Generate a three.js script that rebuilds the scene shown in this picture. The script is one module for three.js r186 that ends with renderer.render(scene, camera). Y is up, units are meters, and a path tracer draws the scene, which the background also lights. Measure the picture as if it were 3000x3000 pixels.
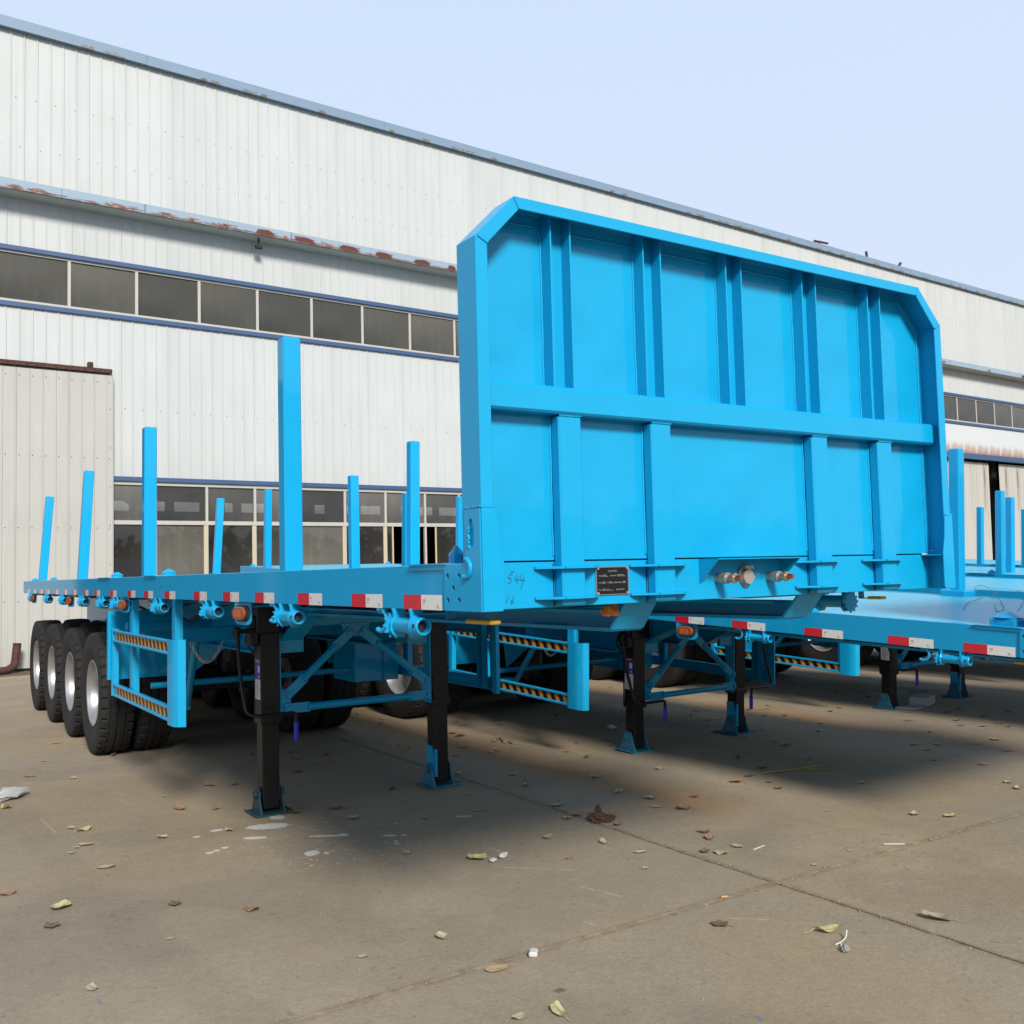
import * as THREE from 'three';
import { mergeGeometries, toCreasedNormals } from 'three/addons/utils/BufferGeometryUtils.js';

// ------------------------------------------------------------------ camera, sky, sun, exposure
const scene = new THREE.Scene();
const camera = new THREE.PerspectiveCamera(55.633, 1, 0.05, 1200);
camera.position.set(-1.588, 1.579, 2.617);
{
  const m = new THREE.Matrix4().makeBasis(
    new THREE.Vector3(0.83867303, -0.02499375, 0.54406144),
    new THREE.Vector3(-0.01225738, 0.99782726, 0.06473419),
    new THREE.Vector3(-0.54449729, -0.06095959, 0.83654446));
  camera.quaternion.setFromRotationMatrix(m);
}
const sm0 = (a, b, x) => { const t = Math.max(0, Math.min(1, (x - a) / (b - a))); return t * t * (3 - 2 * t); };
const SUN = new THREE.Vector3(-0.27, 0.69, 1).normalize();
{ // hazy pale sky, a little brighter towards the sun and the horizon
  const w = 512, h = 256, d = new Float32Array(w * h * 4);
  for (let j = 0; j < h; j++) for (let i = 0; i < w; i++) {
    const v = (j + 0.5) / h, el = (v - 0.5) * Math.PI, az = ((i + 0.5) / w - 0.5) * 2 * Math.PI;
    const dx = Math.cos(el) * Math.cos(az), dy = Math.sin(el), dz = Math.cos(el) * Math.sin(az);
    const c = Math.max(-1, Math.min(1, dx * SUN.x + dy * SUN.y + dz * SUN.z));
    const t = Math.pow(Math.max(0, dy), 0.6);
    const zen = 0.9 * (1 - 0.48 * sm0(0.48, 0.92, dy)); let r = (0.745 - 0.15 * t) * zen * (0.72 + 0.28 * zen / 0.9), g = (0.825 - 0.085 * t) * zen, b = (0.965 + 0.02 * t) * (0.2 * 0.9 + 0.8 * zen);
    const glow = 0.07 * Math.pow((c + 1) / 2, 6) + 0.35 * Math.pow((c + 1) / 2, 60);
    r += glow * 1.05; g += glow; b += glow * 0.85;
    if (dy < 0) { const k = Math.min(1, -dy * 8); r = r * (1 - k) + 0.3 * k; g = g * (1 - k) + 0.28 * k; b = b * (1 - k) + 0.25 * k; }
    const o = (j * w + i) * 4; d[o] = r; d[o + 1] = g; d[o + 2] = b; d[o + 3] = 1;
  }
  const t = new THREE.DataTexture(d, w, h, THREE.RGBAFormat, THREE.FloatType);
  t.mapping = THREE.EquirectangularReflectionMapping; t.magFilter = t.minFilter = THREE.LinearFilter; t.wrapS = THREE.RepeatWrapping; t.needsUpdate = true;
  scene.background = t; scene.environment = t; scene.environmentIntensity = 1;
}
const sun = new THREE.DirectionalLight(new THREE.Color(1, 0.95, 0.86), 4.4);
sun.position.copy(SUN).multiplyScalar(60).add(new THREE.Vector3(5, 0, -6)); sun.target.position.set(5, 0, -6);
sun.castShadow = true; sun.shadow.radius = 24; sun.shadow.mapSize.set(4096, 4096);
Object.assign(sun.shadow.camera, { left: -40, right: 40, top: 30, bottom: -30, near: 1, far: 140 });
scene.add(sun, sun.target);
const EXPOSURE = 1.12;

// ------------------------------------------------------------------ helpers
function rng(s) { return () => { s |= 0; s = s + 0x6D2B79F5 | 0; let t = Math.imul(s ^ s >>> 15, 1 | s); t = t + Math.imul(t ^ t >>> 7, 61 | t) ^ t; return ((t ^ t >>> 14) >>> 0) / 4294967296; }; }
const NS = 256, NT = new Float32Array(NS * NS); { const r = rng(7); for (let i = 0; i < NT.length; i++) NT[i] = r(); }
function vn(x, y) { // value noise 0..1
  const xi = Math.floor(x), yi = Math.floor(y); let fx = x - xi, fy = y - yi; fx = fx * fx * (3 - 2 * fx); fy = fy * fy * (3 - 2 * fy);
  const x0 = xi & 255, x1 = (xi + 1) & 255, y0 = (yi & 255) << 8, y1 = ((yi + 1) & 255) << 8;
  const a = NT[y0 + x0], b = NT[y0 + x1], c = NT[y1 + x0], d = NT[y1 + x1];
  return a + (b - a) * fx + (c - a + (a - b - c + d) * fx) * fy;
}
const fbm = (x, y) => vn(x, y) * 0.5 + vn(x * 2.03 + 17, y * 2.03 + 5) * 0.27 + vn(x * 4.1 + 3, y * 4.1 + 31) * 0.15 + vn(x * 8.3, y * 8.3 + 11) * 0.08;
const sm = (a, b, x) => { const t = Math.max(0, Math.min(1, (x - a) / (b - a))); return t * t * (3 - 2 * t); };
const used = {};
function numbered(n) { const k = used[n] = (used[n] ?? -1) + 1; return k ? `${n}_${String(k).padStart(3, '0')}` : n; }
function tag(o, label, category, group, kind) { o.userData = { label, category }; if (group) o.userData.group = group; if (kind) o.userData.kind = kind; return o; }
function thing(name, label, category, group) { const o = new THREE.Group(); o.name = numbered(name); scene.add(o); return tag(o, label, category, group); }
function grp(name, parent, x = 0, y = 0, z = 0) { const o = new THREE.Group(); o.name = name; o.position.set(x, y, z); parent.add(o); return o; }
// per-triangle box projection, uv in metres
function boxUV(g) {
  const p = g.attributes.position, n = g.attributes.normal, uv = new Float32Array(p.count * 2);
  for (let i = 0; i < p.count; i++) {
    const a = Math.abs(n.getX(i)), b = Math.abs(n.getY(i)), c = Math.abs(n.getZ(i));
    let u, v; if (a >= b && a >= c) { u = p.getZ(i); v = p.getY(i); } else if (b >= c) { u = p.getX(i); v = p.getZ(i); } else { u = p.getX(i); v = p.getY(i); }
    uv[2 * i] = u; uv[2 * i + 1] = v;
  }
  g.setAttribute('uv', new THREE.BufferAttribute(uv, 2)); return g;
}
function clean(g) { const q = g.index ? g.toNonIndexed() : g; for (const k of Object.keys(q.attributes)) if (!['position', 'normal', 'uv'].includes(k)) q.deleteAttribute(k); return q; }
const join = (gs) => { const l = gs.flat(9).map(clean); return l.length === 1 ? l[0] : mergeGeometries(l); };
const GC = {};
const cached = (key, fn) => GC[key] ??= boxUV(join([fn()]));
function part(name, parent, geos, mat, keepUV) {
  const g = Array.isArray(geos) ? (keepUV ? join(geos) : boxUV(join(geos))) : geos;
  const m = new THREE.Mesh(g, mat); m.name = name; m.castShadow = m.receiveShadow = true; parent.add(m); return m;
}
// chamfered box from extents
function cb(x0, x1, y0, y1, z0, z1, c = 0.004) {
  const hx = (x1 - x0) / 2, hy = (y1 - y0) / 2, hz = (z1 - z0) / 2; c = Math.min(c, hx * 0.6, hy * 0.6, hz * 0.6);
  const P = [], push = (...v) => P.push(...v.flat());
  const V = (sx, sy, sz, ax) => [sx * (hx - (ax === 0 ? 0 : c)), sy * (hy - (ax === 1 ? 0 : c)), sz * (hz - (ax === 2 ? 0 : c))];
  const quad = (a, b, d, e, n) => { // orient outward
    const u = new THREE.Vector3(...b).sub(new THREE.Vector3(...a)), w = new THREE.Vector3(...d).sub(new THREE.Vector3(...a));
    if (u.cross(w).dot(new THREE.Vector3(...n)) > 0) push(a, b, d, a, d, e); else push(a, d, b, a, e, d);
  };
  for (const s of [-1, 1]) {
    quad(V(s, -1, -1, 0), V(s, 1, -1, 0), V(s, 1, 1, 0), V(s, -1, 1, 0), [s, 0, 0]);
    quad(V(-1, s, -1, 1), V(1, s, -1, 1), V(1, s, 1, 1), V(-1, s, 1, 1), [0, s, 0]);
    quad(V(-1, -1, s, 2), V(1, -1, s, 2), V(1, 1, s, 2), V(-1, 1, s, 2), [0, 0, s]);
  }
  for (const s of [-1, 1]) for (const t of [-1, 1]) {
    quad(V(s, t, -1, 0), V(s, t, 1, 0), V(s, t, 1, 1), V(s, t, -1, 1), [s, t, 0]);
    quad(V(s, -1, t, 0), V(s, 1, t, 0), V(s, 1, t, 2), V(s, -1, t, 2), [s, 0, t]);
    quad(V(-1, s, t, 1), V(1, s, t, 1), V(1, s, t, 2), V(-1, s, t, 2), [0, s, t]);
    for (const r of [-1, 1]) {
      const a = V(s, t, r, 0), b = V(s, t, r, 1), d = V(s, t, r, 2), u = new THREE.Vector3(...b).sub(new THREE.Vector3(...a)), w = new THREE.Vector3(...d).sub(new THREE.Vector3(...a));
      if (u.cross(w).dot(new THREE.Vector3(s, t, r)) > 0) push(a, b, d); else push(a, d, b);
    }
  }
  const g = new THREE.BufferGeometry(); g.setAttribute('position', new THREE.Float32BufferAttribute(P, 3)); g.computeVertexNormals();
  g.translate((x0 + x1) / 2, (y0 + y1) / 2, (z0 + z1) / 2); return boxUV(g);
}
const bx = (x0, x1, y0, y1, z0, z1) => boxUV(new THREE.BoxGeometry(x1 - x0, y1 - y0, z1 - z0).toNonIndexed().translate((x0 + x1) / 2, (y0 + y1) / 2, (z0 + z1) / 2));
const V3 = (a) => new THREE.Vector3(...a);
function tube(pts, r, seg = 24, rad = 10, tension) { // smooth-bend tube through points
  const path = new THREE.CurvePath(); const P = pts.map(V3); let cur = P[0];
  for (let i = 1; i < P.length; i++) {
    if (i < P.length - 1) {
      const q = tension ?? r * 4, a = P[i].clone().sub(cur), b = P[i + 1].clone().sub(P[i]); const k = Math.min(q, a.length() * 0.5, b.length() * 0.5);
      const s = P[i].clone().addScaledVector(a.normalize(), -k), e = P[i].clone().addScaledVector(b.normalize(), k);
      path.add(new THREE.LineCurve3(cur, s)); path.add(new THREE.QuadraticBezierCurve3(s, P[i], e)); cur = e;
    } else path.add(new THREE.LineCurve3(cur, P[i]));
  }
  return new THREE.TubeGeometry(path, seg, r, rad, false).toNonIndexed();
}
function cyl(a, b, r0, r1 = r0, n = 16, open = false) {
  const A = V3(a), B = V3(b), d = B.clone().sub(A), g = new THREE.CylinderGeometry(r1, r0, d.length(), n, 1, open);
  g.applyQuaternion(new THREE.Quaternion().setFromUnitVectors(new THREE.Vector3(0, 1, 0), d.normalize())); g.translate((A.x + B.x) / 2, (A.y + B.y) / 2, (A.z + B.z) / 2); return g.toNonIndexed();
}
// polygon extruded: axis 'x' (pts are z,y), 'y' (pts are x,z), 'z' (pts are x,y), from a to b
function prism(pts, axis, a, b, bevel = 0, holes = []) {
  const sh = new THREE.Shape(pts.map((p) => new THREE.Vector2(...p)));
  for (const h of holes) sh.holes.push(new THREE.Path(h.map((p) => new THREE.Vector2(...p))));
  const g = new THREE.ExtrudeGeometry(sh, { depth: b - a - 2 * bevel, bevelEnabled: bevel > 0, bevelSize: bevel, bevelThickness: bevel, bevelOffset: -bevel, bevelSegments: 1, curveSegments: 10 });
  g.translate(0, 0, bevel);
  if (axis === 'z') g.translate(0, 0, a);
  if (axis === 'x') { g.applyMatrix4(new THREE.Matrix4().set(0, 0, 1, a, 0, 1, 0, 0, -1, 0, 0, 0, 0, 0, 0, 1)); g.scale(1, 1, -1); flip(g); }
  if (axis === 'y') { g.applyMatrix4(new THREE.Matrix4().set(1, 0, 0, 0, 0, 0, 1, a, 0, -1, 0, 0, 0, 0, 0, 1)); g.scale(1, 1, -1); flip(g); }
  return g;
}
function flip(g) { // reverse winding of a non-indexed geometry after a mirror
  for (const k of Object.keys(g.attributes)) { const A = g.attributes[k], n = A.itemSize, ar = A.array; for (let i = 0; i < A.count; i += 3) for (let c = 0; c < n; c++) { const q = ar[(i + 1) * n + c]; ar[(i + 1) * n + c] = ar[(i + 2) * n + c]; ar[(i + 2) * n + c] = q; } }
  const N = g.attributes.normal; g.computeVertexNormals(); return g;
}
const lathe = (pts, n = 32, a0 = 0, a1 = Math.PI * 2) => new THREE.LatheGeometry(pts.map((p) => new THREE.Vector2(...p)), n, a0, a1);
const toX = (g) => g.rotateZ(-Math.PI / 2); // lathe axis y -> +x
const toZ = (g) => g.rotateX(Math.PI / 2);
function canvasTex(w, h, draw, opts = {}) {
  const c = document.createElement('canvas'); c.width = w; c.height = h; draw(c.getContext('2d'), w, h);
  const t = new THREE.CanvasTexture(c); t.colorSpace = THREE.SRGBColorSpace; t.anisotropy = 8; Object.assign(t, opts); t.needsUpdate = true; return t;
}
function dataTex(w, h, fn, srgb = false, rep = true) {
  const d = new Uint8ClampedArray(w * h * 4);
  for (let j = 0; j < h; j++) for (let i = 0; i < w; i++) { const c = fn(i, j), o = (j * w + i) * 4; d[o] = c[0] * 255; d[o + 1] = c[1] * 255; d[o + 2] = c[2] * 255; d[o + 3] = 255; }
  const t = new THREE.DataTexture(new Uint8Array(d.buffer), w, h); t.magFilter = THREE.LinearFilter; t.minFilter = THREE.LinearMipmapLinearFilter; t.generateMipmaps = true; t.anisotropy = 8;
  if (srgb) t.colorSpace = THREE.SRGBColorSpace; if (rep) t.wrapS = t.wrapT = THREE.RepeatWrapping; t.needsUpdate = true; return t;
}
// tileable noise: blends vn over a wrap
const tn = (i, j, n, f) => { const x = i / n * f, y = j / n * f, a = i / n, b = j / n; return (vn(x, y) * (1 - a) + vn(x - f, y) * a) * (1 - b) + (vn(x, y - f) * (1 - a) + vn(x - f, y - f) * a) * b; };
const rep = (t, x, y) => { const q = t.clone(); q.repeat.set(x, y); q.needsUpdate = true; return q; };

// ------------------------------------------------------------------ materials
const peel = dataTex(256, 256, (i, j) => { const v = 0.5 * tn(i, j, 256, 24) + 0.5 * tn(i, j, 256, 60); return [v, v, v]; });
const tread = dataTex(256, 256, (i, j) => { // lozenges of chequer plate, 24 cm tile
  const c = 32, a = Math.floor(i / c), b = Math.floor(j / c), u = i % c - c / 2 + 0.5, v = j % c - c / 2 + 0.5, s = (a + b) % 2 ? 1 : -1, p = (u + s * v) * 0.707, q = (u - s * v) * 0.707, e = (p / 13) ** 2 + (q / 4) ** 2, k = Math.max(0, 1 - e); return [k, k, k]; });
const paintVar = dataTex(256, 256, (i, j) => { const v = 0.93 + 0.07 * (0.6 * tn(i, j, 256, 5) + 0.4 * tn(i, j, 256, 40)); return [v, v, v]; });
const dirtRough = dataTex(256, 256, (i, j) => { const v = 0.25 + 0.35 * tn(i, j, 256, 9) * tn(i, j, 256, 31); return [v, v, v]; });
const std = (o) => new THREE.MeshStandardMaterial(o), phy = (o) => new THREE.MeshPhysicalMaterial(o);
const lin = (r, g, b) => new THREE.Color().setRGB(r, g, b);
const M = {
  blue: phy({ color: lin(0.002, 0.312, 0.575), roughness: 0.5, specularIntensity: 0.35, map: rep(paintVar, 1.3, 1.3), clearcoat: 0.45, clearcoatRoughness: 0.06, bumpMap: rep(peel, 3, 3), bumpScale: 0.0004 }),
  deck: phy({ color: lin(0.05, 0.44, 0.63), roughness: 0.5, map: rep(paintVar, 0.7, 0.7), clearcoat: 0.4, clearcoatRoughness: 0.34, bumpMap: rep(tread, 1 / 0.24, 1 / 0.24), bumpScale: 0.0016 }),
  black: phy({ color: lin(0.004, 0.004, 0.0045), roughness: 0.45, specularIntensity: 0.5, clearcoat: 0.25, clearcoatRoughness: 0.25, bumpMap: rep(peel, 4, 4), bumpScale: 0.0006 }),
  rubber: std({ color: lin(0.0095, 0.009, 0.0085), roughness: 0.85, bumpMap: rep(peel, 10, 10), bumpScale: 0.0008 }),
  rim: std({ color: lin(0.37, 0.368, 0.365), roughness: 0.42, metalness: 0.75, bumpMap: rep(peel, 6, 6), bumpScale: 0.0005 }),
  hub: std({ color: lin(0.03, 0.03, 0.03), roughness: 0.6 }),
  steel: std({ color: lin(0.42, 0.4, 0.36), roughness: 0.35, metalness: 0.9 }),
  brass: std({ color: lin(0.4, 0.38, 0.32), roughness: 0.42, metalness: 0.7 }),
  copper: std({ color: lin(0.52, 0.2, 0.1), roughness: 0.35, metalness: 0.9 }),
  socket: std({ color: lin(0.36, 0.32, 0.28), roughness: 0.5, metalness: 0.4 }),
  chain: std({ color: lin(0.55, 0.53, 0.46), roughness: 0.4, metalness: 0.5 }),
  amber: phy({ color: lin(0.22, 0.045, 0.01), roughness: 0.35, clearcoat: 0.7, clearcoatRoughness: 0.1 }),
  amberIn: std({ color: lin(0.36, 0.1, 0.025), roughness: 0.3 }),
  grip: std({ color: lin(0.02, 0.03, 0.42), roughness: 0.5 }),
  yellow: std({ color: lin(0.6, 0.36, 0.02), roughness: 0.5 }),
  dark: std({ color: lin(0.012, 0.012, 0.014), roughness: 0.7 }),
  ink: std({ color: lin(0.01, 0.04, 0.08), roughness: 0.6 }),
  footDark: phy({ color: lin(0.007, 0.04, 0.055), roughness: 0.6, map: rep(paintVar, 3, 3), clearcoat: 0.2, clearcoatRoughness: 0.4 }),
  footBlue: phy({ color: lin(0.015, 0.14, 0.22), roughness: 0.55, map: rep(paintVar, 3, 3), clearcoat: 0.3, clearcoatRoughness: 0.4 }),
};
M.panel = M.blue.clone(); M.panel.bumpMap = rep(dataTex(256, 256, (i, j) => { const v = 0.8 * tn(i, j, 256, 7) + 0.14 * tn(i, j, 256, 19) + 0.02 * tn(i, j, 256, 120); return [v, v, v]; }), 0.9, 0.9); M.panel.bumpScale = 0.016;
const tapeTex = canvasTex(512, 96, (g, w, h) => {
  g.fillStyle = '#c8102a'; g.fillRect(0, 0, w * 0.47, h); g.fillStyle = '#dcdad6'; g.fillRect(w * 0.47, 0, w * 0.53, h);
  const r = rng(3); g.globalAlpha = 0.05; for (let i = 0; i < 900; i++) { g.fillStyle = r() < 0.5 ? '#000' : '#fff'; g.fillRect(r() * w, r() * h, 4, 2); } g.globalAlpha = 1;
  g.fillStyle = '#c01028'; g.font = 'bold 26px sans-serif'; g.fillText('3M', w * 0.505, h * 0.5); g.fillRect(w * 0.505, h * 0.6, 30, 2); g.fillRect(w * 0.505, h * 0.68, 24, 2);
  g.fillStyle = '#444'; g.font = '10px sans-serif'; g.fillRect(w * 0.865, h * 0.66, 12, 8); g.fillRect(w * 0.85, h * 0.84, 40, 2.5); g.fillRect(w * 0.86, h * 0.78, 30, 2);
});
M.tape = phy({ map: tapeTex, roughness: 0.35, clearcoat: 0.7, clearcoatRoughness: 0.12 });
const hazTex = canvasTex(256, 64, (g, w, h) => {
  g.fillStyle = '#0c0b0a'; g.fillRect(0, 0, w, h); g.fillStyle = '#c98a2e';
  for (let i = -1; i < 3; i++) { const x = i * 128; g.beginPath(); g.moveTo(x, 0); g.lineTo(x + 62, 0); g.lineTo(x + 102, h); g.lineTo(x + 40, h); g.fill(); }
}, { wrapS: THREE.RepeatWrapping });
M.hazard = std({ map: hazTex, roughness: 0.45 });
M.plate = std({ roughness: 0.35, map: canvasTex(512, 340, (g, w, h) => {
  g.fillStyle = '#0b0b0c'; g.fillRect(0, 0, w, h); g.fillStyle = '#8e8c88'; g.font = '34px sans-serif'; g.textAlign = 'center'; g.fillText('SHAOYAN', w / 2, 58);
  g.textAlign = 'left'; g.font = '19px sans-serif'; g.fillStyle = '#b9b7b2';
  g.fillText('Model', 26, 112); g.fillText('ZD9402', 92, 106); g.fillText('Chassis No', 220, 112); g.fillText('LA99FRE35N0', 330, 106); g.fillText('G.W', 26, 200); g.fillText('56400', 82, 194); g.fillText('T.W', 158, 200); g.fillText('8400', 200, 194); g.fillText('Loading Capacity', 262, 200); g.fillText('48000', 422, 194);
  g.fillText('Date', 26, 292); g.fillText('2024  11  07', 84, 284); g.fillText('MADE IN CHINA', 310, 292);
  for (const [x, y, l] of [[86, 112, 100], [326, 112, 150], [74, 200, 72], [196, 200, 60], [416, 200, 66], [76, 292, 190]]) g.fillRect(x, y, l, 2.5);
}) });
M.sticker = std({ roughness: 0.4, map: canvasTex(96, 512, (g, w, h) => {
  g.fillStyle = '#3b2a9c'; g.fillRect(0, 0, w, h); g.fillStyle = '#8a1f33'; g.fillRect(0, 0, w, 58); g.fillStyle = '#d9d5cf'; g.fillRect(0, 258, w, 254); g.fillRect(52, 78, 32, 92); g.fillRect(60, 206, 22, 26);
  g.fillStyle = '#77736e'; for (let i = 0; i < 18; i++) g.fillRect(12, 280 + i * 12, 40 + (i * 37) % 34, 4); g.fillStyle = '#d8c9c9'; g.fillRect(14, 20, 60, 12);
}) });

// ------------------------------------------------------------------ the ground
const E2 = (x, z, cx, cz, rx, rz) => { const dx = (x - cx) / rx, dz = (z - cz) / rz; return dx * dx + dz * dz; };
const blobs = [[0.5, -3.52, 0.11, 0.035, -0.3], [0.62, -3.71, 0.04, 0.03, 0], [0.34, -3.3, 0.06, 0.014, -0.5], [0.5, -2.77, 0.04, 0.026, -0.3], [0.025, -3.15, 0.02, 0.01, 0], [0.07, -3.17, 0.018, 0.01, 0], [0.13, -3.2, 0.02, 0.01, 0], [0.055, -3.55, 0.02, 0.01, 0], [0.2, -3.63, 0.035, 0.012, 0],
  [0.7, -3.07, 0.09, 0.01, -0.6], [0.565, -2.72, 0.015, 0.012, 0], [0.8, -3.02, 0.02, 0.02, 0], [1.02, -2.83, 0.04, 0.012, -0.6], [1.09, -2.79, 0.016, 0.01, 0], [0.99, -2.695, 0.012, 0.01, 0], [0.97, -2.645, 0.012, 0.01, 0], [1.6, -2.95, 0.05, 0.01, -0.6]];
const scratches = [[1.36, -2.3, 1.37, -2.01], [1.36, -1.37, 1.43, -1.12], [2.02, -3.05, 2.07, -2.95], [2.4, -3.27, 2.5, -3.24], [2.72, -3.41, 2.76, -3.33], [1.08, -0.97, 1.09, -0.91], [-0.42, -6.6, -0.32, -6.51], [-0.67, -4.69, -0.64, -4.22], [-0.11, -5.24, -0.06, -5.11], [-0.14, -5.01, -0.09, -4.73], [1.2, -1.9, 1.5, -1.6], [1.62, -0.62, 1.75, -0.5]];
function groundColor(x, z, near) {
  const a = fbm(x * 0.45 + 3, z * 0.45), b = fbm(x * 1.7 + 40, z * 1.7 + 9), c = vn(x * 14, z * 14), streak = fbm(x * 0.9 + 70, z * 3.6 + x * 1.2);
  let k = 0.80 + 0.3 * a + 0.16 * (b - 0.5) + 0.05 * (c - 0.5) + 0.08 * (streak - 0.5);
  let r = 0.262 * k, g = 0.210 * k, bl = 0.147 * k;
  const warm = sm(0.5, 0.75, fbm(x * 0.6 + 11, z * 0.6 + 23)); r *= 1 + 0.05 * warm; bl *= 1 - 0.1 * warm;
  const rust = Math.max(sm(1, 0, Math.abs(x - 2.95 - 0.03 * (z + 4)) / 0.42) * sm(-1.6, -2.6, z), sm(1, 0, Math.abs(x - 6.45) / 0.5) * sm(-1, -2.4, z) * 0.9) * (0.45 + 0.8 * vn(x * 3, z * 0.8));
  r += 0.06 * rust * k; bl -= 0.042 * rust * k; g -= 0.011 * rust;
  if (z < -15.2) { const s = sm(-15.2, -16.2, z) * sm(0.35, 0.6, fbm(x * 1.3, z * 1.3) + 0.15); r += (0.33 - r) * s; g += (0.25 - g) * s; bl += (0.15 - bl) * s; }
  // old tyre tracks, damp stains, pale worn patches, hairline cracks
  for (const [cx, w, sl] of [[-0.55, 0.16, 0.1], [0.9, 0.14, -0.06], [4.6, 0.18, 0.12], [3.1, 0.15, 0.03]]) { const e = Math.abs(x - cx - sl * (z + 3) - 0.15 * Math.sin(z * 0.5 + cx)), q = 0.07 * sm(w, w * 0.4, e) * sm(0.35, 0.6, fbm(x * 2 + 9, z * 0.7 + cx)); r *= 1 - q; g *= 1 - q; bl *= 1 - q * 0.9; }
  { const st = sm(0.57, 0.68, fbm(x * 0.8 + 51, z * 0.8 + 77)) * 0.1, pl = sm(0.58, 0.72, fbm(x * 1.1 + 15, z * 1.1 + 91)) * 0.08; r *= 1 - st + pl; g *= 1 - st + pl; bl *= 1 - st * 0.9 + pl * 1.1;
    const cr = Math.abs(fbm(x * 0.55 + 130, z * 0.55 + 12) - 0.47), ck = sm(0.0022, 0.0006, cr) * sm(0.45, 0.6, vn(x * 0.5 + 8, z * 0.5)) * 0.1; r *= 1 - ck; g *= 1 - ck; bl *= 1 - ck; }
  if (near) {
    const n1 = NT[((Math.floor(x * 390) & 255) << 8) + (Math.floor(z * 390) & 255)] - 0.5, n3 = vn(x * 150 + 7, z * 150) - 0.5, n2 = vn(x * 55, z * 55) - 0.5, f = 1 + 0.2 * n1 + 0.16 * n3 + 0.11 * n2; r *= f; g *= f; bl *= f;
    const pit = vn(x * 37 + 9, z * 37 + 4); if (pit > 0.9) { const q = 1 - (pit - 0.9) * 3; r *= q; g *= q; bl *= q; }
    const sp = vn(x * 61 + 90, z * 61 + 14); if (sp > 0.955) { const q = (sp - 0.955) * 6; r += q * 0.2; g += q * 0.2; bl += q * 0.2; }
    let w = 0;
    if (x > -0.3 && x < 2 && z > -4 && z < -2.2) for (const [cx, cz, rx, rz, an] of blobs) {
      const co = Math.cos(an), si = Math.sin(an), dx = x - cx, dz = z - cz, u = dx * co - dz * si, v = dx * si + dz * co;
      const e = E2(u, v, 0, 0, rx * 1.2, rz * 2.1); if (e < 3) w = Math.max(w, sm(1.15, 0.75, e + 1.1 * (fbm(x * 26, z * 26) - 0.5) + 0.4 * (vn(x * 90, z * 90) - 0.5)));
    }
    for (const [x0, z0, x1, z1] of scratches) { const dx = x1 - x0, dz = z1 - z0, t = Math.max(0, Math.min(1, ((x - x0) * dx + (z - z0) * dz) / (dx * dx + dz * dz))), e = Math.hypot(x - x0 - dx * t, z - z0 - dz * t); if (e < 0.02) w = Math.max(w, 0.4 * sm(0.012, 0.003, e) * vn(x * 60, z * 60)); }
    const spl = sm(0.86, 0.93, vn(x * 45, z * 45)) * sm(0.9, 0.2, E2(x, z, 0.75, -3, 0.9, 0.8)); w = Math.max(w, 0.6 * spl);
    r += (0.47 - r) * w; g += (0.44 - g) * w; bl += (0.38 - bl) * w;
    // dirt gathered along the joints
    const jd = Math.min(Math.abs(x - 2.17), Math.abs(z + 0.82)), dj = sm(0.05, 0.004, jd) * vn(x * 30, z * 30); r *= 1 - 0.35 * dj; g *= 1 - 0.4 * dj; bl *= 1 - 0.45 * dj;
    const dk = sm(0.62, 0.74, fbm(x * 12 + 5, z * 30)) * sm(1, 0, E2(x, z, 0.64, -0.47, 0.14, 0.1)); r *= 1 - 0.6 * dk; g *= 1 - 0.6 * dk; bl *= 1 - 0.6 * dk;
    const bs = vn(x * 33 + 1, z * 33 + 8) > 0.93 && vn(x * 1.1, z * 1.1 + 60) > 0.62 ? 0.5 : 0; r += (0.05 - r) * bs; g += (0.12 - g) * bs; bl += (0.25 - bl) * bs;
  }
  return [r, g, bl];
}
const enc = (v) => v <= 0.0031308 ? 12.92 * v : 1.055 * Math.pow(v, 1 / 2.4) - 0.055;
function groundTex(x0, x1, z0, z1, w, h, near) {
  const t = dataTex(w, h, (i, j) => groundColor(x0 + (i + 0.5) / w * (x1 - x0), z1 - (j + 0.5) / h * (z1 - z0), near).map((v) => enc(Math.max(0, v))), true, false); return t;
}
const groundBump = dataTex(256, 256, (i, j) => { const v = 0.4 * tn(i, j, 256, 60) + 0.35 * tn(i, j, 256, 128) + 0.25 * tn(i, j, 256, 20); return [v, v, v]; });
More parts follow.
